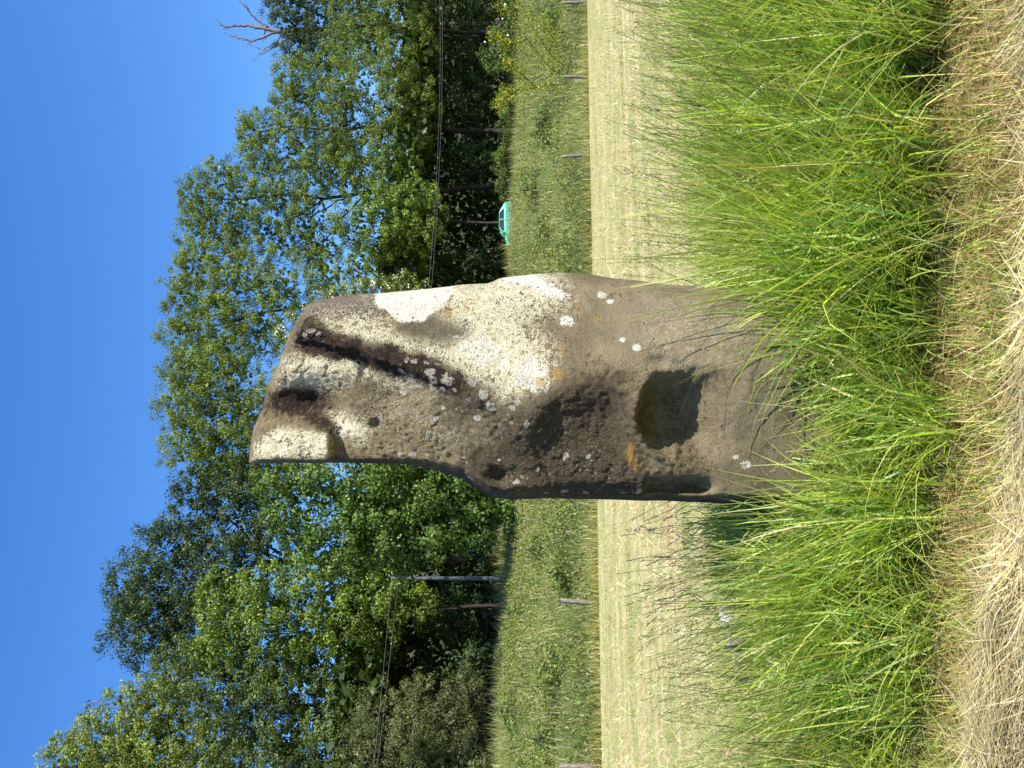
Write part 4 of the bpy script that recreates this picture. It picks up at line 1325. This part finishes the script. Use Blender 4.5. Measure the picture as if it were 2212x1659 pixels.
# the bare dead tree
d = float(d_of(1600, 82))
orig = np.array([(1610 - 829.5) / F * d, d, 0.0])
orig[2] = float(ground_z(orig[0], orig[1]))
dead = bpy.data.objects.new('dead_tree', None)
COL.objects.link(dead)
dead.location = orig
dead['label'] = 'leafless dead tree with bleached branching top above the ivy-covered tree'
dead['category'] = 'tree'
dead['group'] = WG


def dp(U, V, off=0.0):
    return at(U, V, d + off) - orig


tr_ = Acc()
tp = np.concatenate([wiggly([0, 0, -0.4], dp(1600, 760), 8, 0.01), wiggly(dp(1600, 760), dp(1597, 640), 6, 0.03)[1:]])
tr_.add(*tube(tp, np.linspace(0.42, 0.20, len(tp)), 9))
obj('trunk', tr_.mesh('trunk', M_DEAD, True), dead)


def branch(pts, r0, r1, lvl=0):
    pts = np.array(pts)
    acc_ = Acc()
    s = np.linspace(0, 1, len(pts))
    sf_ = np.linspace(0, 1, 4 * len(pts))
    path = np.stack([np.interp(sf_, s, pts[:, i_]) for i_ in range(3)], -1)
    path[1:] += RNG.normal(0, 0.045, path[1:].shape)
    rad = np.linspace(r0, r1, len(path))
    acc_.add(*tube(path, rad, 6))
    for j_ in range(3, len(path), 2):
        if RNG.random() < 0.85:
            dr = path[j_] - path[j_ - 2]
            dr = dr / (np.linalg.norm(dr) + 1e-9)
            side = RNG.normal(size=3)
            dv = dr * 0.9 + side * 0.55
            dv[2] += 0.15
            dv /= np.linalg.norm(dv)
            ln = RNG.uniform(0.5, 1.5) * (1.1 - 0.5 * j_ / len(path))
            tw = wiggly(path[j_], path[j_] + dv * ln, 7, 0.10)
            acc_.add(*tube(tw, np.linspace(rad[j_] * 0.55, 0.022, 7), 4))
            for m_ in (3, 5):
                dv2 = dv + RNG.normal(size=3) * 0.7
                dv2 /= np.linalg.norm(dv2)
                acc_.add(*tube(wiggly(tw[m_], tw[m_] + dv2 * ln * 0.45, 4, 0.1), np.linspace(rad[j_] * 0.36, 0.018, 4), 4))
    return acc_.mesh('branch', M_DEAD, True)


for pts, r0, r1 in (([(1597, 650), (1588, 610), (1596, 575), (1602, 545), (1604, 515), (1600, 490), (1608, 472)], 0.18, 0.03),
                    ([(1590, 600), (1580, 570), (1570, 545), (1578, 515), (1585, 490)], 0.11, 0.02),
                    ([(1598, 580), (1612, 560), (1625, 545), (1640, 535), (1655, 520)], 0.10, 0.02),
                    ([(1592, 645), (1578, 625), (1562, 600), (1548, 575), (1540, 560)], 0.11, 0.02),
                    ([(1590, 655), (1568, 640), (1555, 625), (1538, 610), (1520, 590)], 0.09, 0.02),
                    ([(1586, 610), (1566, 596), (1552, 570), (1560, 545)], 0.07, 0.015),
                    ([(1600, 640), (1618, 615), (1632, 600), (1640, 580)], 0.09, 0.02)):
    off = RNG.uniform(-1, 1)
    obj('branch', branch([dp(u, v, off * k_ / 5.0) for k_, (u, v) in enumerate(pts)], r0 * 1.5, r1 * 2.0), dead)

# yellow-green sapling with thin arching stems on the bank, and the elder with white flower heads behind it
d = float(d_of(1500, 40.0))
sx_ = (1500 - 829.5) / F * d
orig = np.array([sx_, d, float(ground_z(sx_, d))])
sap = bpy.data.objects.new('sapling', None)
COL.objects.link(sap)
sap.location = orig
sap['label'] = 'sparse yellow-green sapling with thin arching stems on the bank'
sap['category'] = 'sapling'
lv = Acc()
for pts in ([(1490, 1262), (1500, 1205), (1530, 1170), (1575, 1140), (1620, 1105), (1650, 1070)],
            [(1500, 1262), (1512, 1225), (1545, 1185), (1600, 1150), (1660, 1120)],
            [(1486, 1262), (1477, 1215), (1470, 1160), (1466, 1120), (1462, 1085)],
            [(1545, 1185), (1575, 1195), (1620, 1170)], [(1470, 1160), (1505, 1120), (1530, 1090)], [(1575, 1140), (1560, 1095), (1590, 1062)], [(1466, 1120), (1445, 1090), (1430, 1072)]):
    p = np.array([at(u, v, d + RNG.uniform(-0.3, 0.3)) - orig for u, v in pts])
    s = np.linspace(0, 1, len(p))
    path = np.stack([np.interp(np.linspace(0, 1, 20), s, p[:, i_]) for i_ in range(3)], -1)
    obj('stem', (lambda a_: (a_.add(*tube(path, np.linspace(0.035, 0.01, 20), 5)), a_.mesh('stem', M_BARK, True))[1])(Acc()), sap)
    nl = 520
    sel = RNG.integers(5, 20, nl)
    pos = path[sel] + RNG.normal(0, 0.20, (nl, 3))
    lv.add(*leaves(pos, RNG.uniform(0.07, 0.15, nl), palette(nl, [(0.34, 0.33, 0.03), (0.24, 0.27, 0.03)], [1, 1], 0.2), 0.5, None, 0.6))
obj('leaf_cluster', lv.mesh('leaf_cluster', M_TREE), sap)

el = tree('elder_shrub', 'dark elder shrub with flat white flower heads behind the yellow-green sapling', 'shrub',
          [(1540, 1070, 40, 35), (1580, 1085, 40, 30), (1520, 1085, 30, 25), (1630, 1110, 40, 30)], 61.0, MAPLE, 0.16, 1900, 1560, 0.06, clump_r=0.3, back=0.5)
m, nt, out = new_mat('white_flower')
b = N(nt)
nt.links.new(b.principled(b.mix(b.noise(40, 2, 0.5, b.coords()), (0.62, 0.58, 0.44), (0.82, 0.79, 0.66)), 0.8), out.inputs[0])
M_FLOWER = m
orig = np.array(el.location)
for u, v in ((1568, 1048), (1537, 1082), (1582, 1098), (1648, 1092), (1618, 1086)):
    dd_ = float(np.linalg.norm(orig[:2])) * 0.97 - 1.2
    c = at(u, v, orig[1] - 1.8) - orig
    rr_ = RNG.uniform(0.09, 0.15)
    th = np.linspace(0, 2 * math.pi, 14, endpoint=False)
    rings_ = [np.stack([np.cos(th) * rr_ * q_ * (1 + 0.25 * RNG.random(14)), np.sin(th) * rr_ * q_ * (1 + 0.25 * RNG.random(14)), np.full(14, h_) + 0.02 * RNG.random(14)], -1) for q_, h_ in ((0.15, -0.10), (0.9, 0.0), (1.0, 0.03), (0.6, 0.06), (0.2, 0.07))]
    vv = np.concatenate(rings_) @ np.array([[1, 0, 0], [0, 0.8, 0.6], [0, -0.6, 0.8]]).T + c
    ii_ = np.arange(4)[:, None] * 14
    jj_ = np.arange(14)[None, :]
    ff = np.stack([ii_ + jj_, ii_ + (jj_ + 1) % 14, ii_ + 14 + (jj_ + 1) % 14, ii_ + 14 + jj_], -1).reshape(-1, 4)
    obj('flower_head', np_mesh('flower_head', vv, ff, [M_FLOWER]), el)


# ------------------------------------------------------------------ fence posts
def fence_post(U, Vtop, w, lean, seed, label):
    d = float(d_of(U, T_FENCE + 0.5))
    p = at(U, Vtop, d)
    gz_ = float(ground_z(p[0], p[1]))
    h = p[2] - gz_
    n = 12
    zz_ = np.concatenate([[-0.3], np.linspace(0, h - 0.03, 7), [h - 0.01]])
    rr_ = np.concatenate([[w * 0.55], np.linspace(w * 0.54, w * 0.47, 7), [w * 0.40]])
    th = np.linspace(0, 2 * math.pi, n, endpoint=False)
    ring = []
    for k, (z_, r_) in enumerate(zip(zz_, rr_)):
        rj = r_ * (1 + 0.18 * (vnoise(np.stack([np.cos(th) * 1.3 + seed, np.sin(th) * 1.3, np.full(n, z_ * 0.8)], -1), 1.0, seed) - 0.5) + 0.10 * (np.arange(n) % 3 == 0))
        tilt = 0.04 * (np.cos(th + seed)) * (k >= 7)
        ring.append(np.stack([rj * np.cos(th) + lean * z_, rj * np.sin(th), np.full(n, z_) + tilt], -1))
    v = np.concatenate(ring + [np.array([[lean * h, 0, h]])])
    i_ = np.arange(len(zz_) - 1)[:, None] * n
    j_ = np.arange(n)[None, :]
    f = np.stack([i_ + j_, i_ + (j_ + 1) % n, i_ + n + (j_ + 1) % n, i_ + n + j_], -1).reshape(-1, 4)
    tri = np.concatenate([f[:, [0, 1, 2]], f[:, [0, 2, 3]], np.stack([(len(zz_) - 1) * n + np.arange(n), (len(zz_) - 1) * n + (np.arange(n) + 1) % n, np.full(n, len(v) - 1)], -1)])
    obj('fence_post', np_mesh('fence_post', v, tri, [M_WOOD]), None, label, 'fence post', 'fence posts along the field edge', loc=(p[0] - lean * h, p[1], gz_))


for U, Vt, w, ln, sd, lab in ((1653, 1214, 0.17, 0.0, 3, 'wooden fence post under the right-hand stems of the elder and sapling'.replace('right-hand ', 'outer ')),
                              (1494, 1216, 0.145, 0.05, 4, 'weathered wooden fence post just below the sapling'),
                              (1321, 1214, 0.13, -0.05, 5, 'thin leaning fence post between the sapling and the teal car'),
                              (362, 1211, 0.17, 0.06, 6, 'thick brownish fence post below the grey pole'),
                              (4, 1211, 0.20, 0.0, 7, 'thick pale fence post below the grey-green willow bush')):
    fence_post(U, Vt, w, ln, sd, lab)

# ------------------------------------------------------------------ utility pole and wires
T_POLE = 63.0
d = float(d_of(410, T_POLE))
p = at(411, 845, d)
gz_ = float(ground_z(p[0], p[1]))
h = p[2] - gz_
pole = bpy.data.objects.new('utility_pole', None)
COL.objects.link(pole)
pole.location = (p[0], p[1], gz_)
pole['label'] = 'grey concrete utility pole standing in front of the maple'
pole['category'] = 'utility pole'
m, nt, out = new_mat('pole_concrete')
b = N(nt)
n = b.noise(3, 5, 0.6, b.mapping(b.coords(), (4, 4, 0.6)))
nt.links.new(b.principled(b.mix(n, (0.055, 0.066, 0.08), (0.10, 0.115, 0.135)), 0.8), out.inputs[0])
a_ = Acc()
a_.add(*tube([[-0.06 * k / 8.0 + 0.03, 0, z_] for k, z_ in enumerate(np.linspace(-0.5, h, 9))], np.linspace(0.16, 0.105, 9), 14))
obj('shaft', a_.mesh('shaft', m, True), pole)
M_STEEL = plain_mat('galvanised_steel', (0.35, 0.37, 0.40), 0.45, 0.5, 0.7)
M_INS = plain_mat('dark_insulator', (0.05, 0.04, 0.035), 0.3)
a_ = Acc()
a_.add(*tube([[-0.03, -0.02, h - 0.12], [-0.03, -0.32, h - 0.12]], [0.025, 0.025], 8))
obj('bracket', a_.mesh('bracket', M_STEEL, True), pole)
WZ = []
for k in range(2):
    a_ = Acc()
    zc = h - 0.08 - 0.45 * k
    a_.add(*tube([[-0.03, -0.2, zc - 0.10], [-0.03, -0.2, zc - 0.05], [-0.03, -0.2, zc], [-0.03, -0.2, zc + 0.05]], [0.03, 0.055, 0.04, 0.05], 10))
    obj('insulator', a_.mesh('insulator', M_INS, True), pole)
    WZ.append(np.array([p[0] - 0.03, p[1] - 0.2, gz_ + zc]))
M_WIRE = plain_mat('aluminium_wire', (0.17, 0.175, 0.18), 0.7, 0.3, 0.0)
dL, dR = float(d_of(-500, T_POLE)), float(d_of(2300, T_POLE))
for k, start in enumerate(WZ):
    endL = at(0, 807 + 8 * k, float(d_of(0, T_POLE)))
    kx = 3.0
    pts = []
    for s in np.linspace(0, kx, 30):
        q = start * (1 - s) + endL * s
        q[2] += 0.10 * (s * (s - 1))
        pts.append(q)
    a_ = Acc()
    a_.add(*tube(np.array(pts) - start, np.full(30, 0.0075), 5))
    obj('power_wire', a_.mesh('power_wire', M_WIRE), None, ('upper' if k == 0 else 'lower') + ' wire running from the grey pole over the grey-green willow bush', 'wire', loc=start)
    # to the other side: passes behind the stone and over the lane
    m1 = at(1082, 930 + 6 * k, float(d_of(1082, T_POLE)))
    m2 = at(1659, 950 + 5 * k, float(d_of(1659, T_POLE)))
    sA_ = np.linalg.norm(m1[:2] - start[:2])
    sB_ = np.linalg.norm(m2[:2] - start[:2])
    zq = np.linalg.solve(np.array([[sA_, sA_ ** 2], [sB_, sB_ ** 2]]), np.array([m1[2] - start[2], m2[2] - start[2]]))
    dirw = (m2[:2] - start[:2]) / sB_
    pts = []
    for s in np.linspace(0, sB_ * 1.5, 60):
        pts.append([start[0] + dirw[0] * s, start[1] + dirw[1] * s, start[2] + zq[0] * s + zq[1] * s * s])
    a_ = Acc()
    a_.add(*tube(np.array(pts) - start, np.full(60, 0.0075), 5))
    obj('power_wire', a_.mesh('power_wire', M_WIRE), None, ('upper' if k == 0 else 'lower') + ' wire running from the grey pole behind the stone and past the willows', 'wire', loc=start)

# ------------------------------------------------------------------ the teal car on the lane
d = float(d_of(1172, T_ROAD + 0.9))
cp = np.array([(1172 - 829.5) / F * d, d])
cz = float(ground_z(cp[0], cp[1])) + 0.035
car = bpy.data.objects.new('parked_car', None)
COL.objects.link(car)
car.location = (cp[0], cp[1], cz)
car.rotation_euler = (0, 0, math.atan2(DIR[1], DIR[0]) * 0.25)
car['label'] = 'teal hatchback car half hidden behind the top of the overgrown bank'
car['category'] = 'car'
m, nt, out = new_mat('teal_car_paint')
b = N(nt)
pn = b.node('ShaderNodeBsdfPrincipled')
nz = b.noise(2.0, 3, 0.5, b.coords())
nt.links.new(b.mix(nz, (0.02, 0.40, 0.30), (0.035, 0.50, 0.38)), pn.inputs['Base Color'])
pn.inputs['Roughness'].default_value = 0.45
pn.inputs['Coat Weight'].default_value = 0.15
nt.links.new(pn.outputs[0], out.inputs[0])
M_PAINT = m
M_GLASS = plain_mat('car_glass', (0.02, 0.025, 0.03), 0.08, 0.6)
M_TYRE = plain_mat('tyre_rubber', (0.02, 0.02, 0.02), 0.85)
M_RIM = plain_mat('wheel_rim', (0.20, 0.21, 0.22), 0.6, 0.3, 0.2)
M_LAMP = plain_mat('lamp_glass', (0.75, 0.78, 0.80), 0.12, 0.6)
M_RED = plain_mat('tail_lamp', (0.35, 0.02, 0.02), 0.2, 0.6)
M_TRIM = plain_mat('dark_trim', (0.03, 0.03, 0.03), 0.7)


def loft(sections, mat, name, bevel=None):
    """sections: list of rings (same count) of (x, y, z)."""
    bm = bmesh.new()
    rings = [[bm.verts.new(q) for q in s] for s in sections]
    n = len(rings[0])
    for a0, a1 in zip(rings[:-1], rings[1:]):
        for k in range(n):
            bm.faces.new((a0[k], a0[(k + 1) % n], a1[(k + 1) % n], a1[k]))
    bm.faces.new(rings[0][::-1])
    bm.faces.new(rings[-1])
    bmesh.ops.recalc_face_normals(bm, faces=bm.faces)
    if bevel:
        bmesh.ops.bevel(bm, geom=[e for e in bm.edges if e.calc_face_angle(0) > 0.5], offset=bevel, segments=2, affect='EDGES')
    me = bpy.data.meshes.new(name)
    bm.to_mesh(me)
    bm.free()
    me.materials.append(mat)
    return me


# front of the car is at -x; the side profile of the lower body
low = []
for x_, zt, zb, w_ in ((-2.02, 0.62, 0.32, 0.66), (-1.95, 0.72, 0.22, 0.76), (-1.5, 0.84, 0.20, 0.81), (-0.95, 0.93, 0.20, 0.83), (0.0, 0.97, 0.20, 0.84), (1.1, 0.99, 0.20, 0.83), (1.7, 0.99, 0.24, 0.80), (1.92, 0.92, 0.34, 0.72)):
    low.append([(x_, -w_ * 0.94, zb), (x_, -w_, zb + 0.18), (x_, -w_, zt - 0.14), (x_, -w_ * 0.93, zt), (x_, w_ * 0.93, zt), (x_, w_, zt - 0.14), (x_, w_, zb + 0.18), (x_, w_ * 0.94, zb)])
obj('body', loft(low, M_PAINT, 'body'), car)
# greenhouse: roof shell with pillars framing dark glass
roofp = [(-0.98, 0.93, 0.74), (-0.36, 1.37, 0.60), (-0.10, 1.41, 0.58), (0.75, 1.41, 0.58), (1.05, 1.37, 0.59), (1.80, 0.98, 0.70)]
glassm = [[(x_, -w_, z_ - 0.01), (x_, w_, z_ - 0.01), (x_, w_ + (0.1 if 0 < k < 5 else 0), 0.92), (x_, -w_ - (0.1 if 0 < k < 5 else 0), 0.92)] for k, (x_, z_, w_) in enumerate(roofp)]
obj('window_glass', loft(glassm, M_GLASS, 'window_glass'), car)
roof = [[(x_, -w_, 1.385), (x_, -w_ * 0.9, 1.43), (x_, w_ * 0.9, 1.43), (x_, w_, 1.385)] for x_, w_ in ((-0.34, 0.60), (-0.05, 0.62), (0.7, 0.62), (1.06, 0.60))]
obj('roof', loft(roof, M_PAINT, 'roof', 0.015), car)


def bar(p, q, w, mat, name):
    a_ = Acc()
    a_.add(*tube([p, q], [w, w], 6))
    return obj(name, a_.mesh(name, mat), car)


for s_ in (-1, 1):
    bar((-1.0, s_ * 0.77, 0.93), (-0.33, s_ * 0.62, 1.40), 0.045, M_PAINT, 'pillar')
    bar((0.42, s_ * 0.70, 0.95), (0.32, s_ * 0.64, 1.40), 0.055, M_PAINT, 'pillar')
    obj('pillar', loft([[(1.05, s_ * 0.66, 1.40), (0.92, s_ * 0.66, 1.40), (0.92, s_ * 0.60, 1.40), (1.05, s_ * 0.60, 1.40)],
                        [(1.82, s_ * 0.78, 0.96), (1.40, s_ * 0.80, 0.96), (1.40, s_ * 0.70, 0.96), (1.82, s_ * 0.68, 0.96)]], M_PAINT, 'pillar'), car)
    obj('headlight', loft([[(-2.03, s_ * 0.40, 0.56), (-2.03, s_ * 0.64, 0.54), (-2.02, s_ * 0.64, 0.66), (-2.02, s_ * 0.40, 0.66)],
                           [(-1.86, s_ * 0.42, 0.58), (-1.80, s_ * 0.79, 0.58), (-1.80, s_ * 0.78, 0.72), (-1.86, s_ * 0.42, 0.71)]], M_LAMP, 'headlight'), car)
    obj('tail_light', loft([[(1.85, s_ * 0.60, 0.66), (1.85, s_ * 0.77, 0.66), (1.85, s_ * 0.77, 0.88), (1.85, s_ * 0.60, 0.88)],
                            [(1.94, s_ * 0.58, 0.66), (1.94, s_ * 0.72, 0.66), (1.94, s_ * 0.72, 0.88), (1.94, s_ * 0.58, 0.88)]], M_RED, 'tail_light'), car)
    obj('mirror', loft([[(-0.85, s_ * 0.84, 0.96), (-0.85, s_ * 0.98, 0.96), (-0.85, s_ * 0.98, 1.06), (-0.85, s_ * 0.84, 1.06)],
                        [(-0.73, s_ * 0.82, 0.95), (-0.73, s_ * 0.97, 0.95), (-0.73, s_ * 0.97, 1.07), (-0.73, s_ * 0.82, 1.07)]], M_PAINT, 'mirror'), car)
    for x_ in (-1.28, 1.22):
        wh = bpy.data.objects.new('wheel', None)
        COL.objects.link(wh)
        wh.parent = car
        wh.location = (x_, s_ * 0.76, 0.29)
        a_ = Acc()
        a_.add(*tube([[0, -0.09, 0], [0, -0.08, 0], [0, 0.08, 0], [0, 0.09, 0]], [0.24, 0.29, 0.29, 0.24], 24))
        obj('tyre', a_.mesh('tyre', M_TYRE, False), wh)
        a_ = Acc()
        a_.add(*tube([[0, s_ * 0.06, 0], [0, s_ * 0.095, 0], [0, s_ * 0.10, 0]], [0.19, 0.18, 0.05], 20))
        obj('rim', a_.mesh('rim', M_RIM, False), wh)
obj('bumper', loft([[(-2.07, -0.6, 0.34), (-2.07, 0.6, 0.34), (-2.05, 0.6, 0.50), (-2.05, -0.6, 0.50)], [(-1.9, -0.79, 0.32), (-1.9, 0.79, 0.32), (-1.9, 0.79, 0.52), (-1.9, -0.79, 0.52)]], M_TRIM, 'bumper'), car)
print('triangles', sum(len(o.data.loops) - 2 * len(o.data.polygons) for o in bpy.data.objects if o.type == 'MESH'))
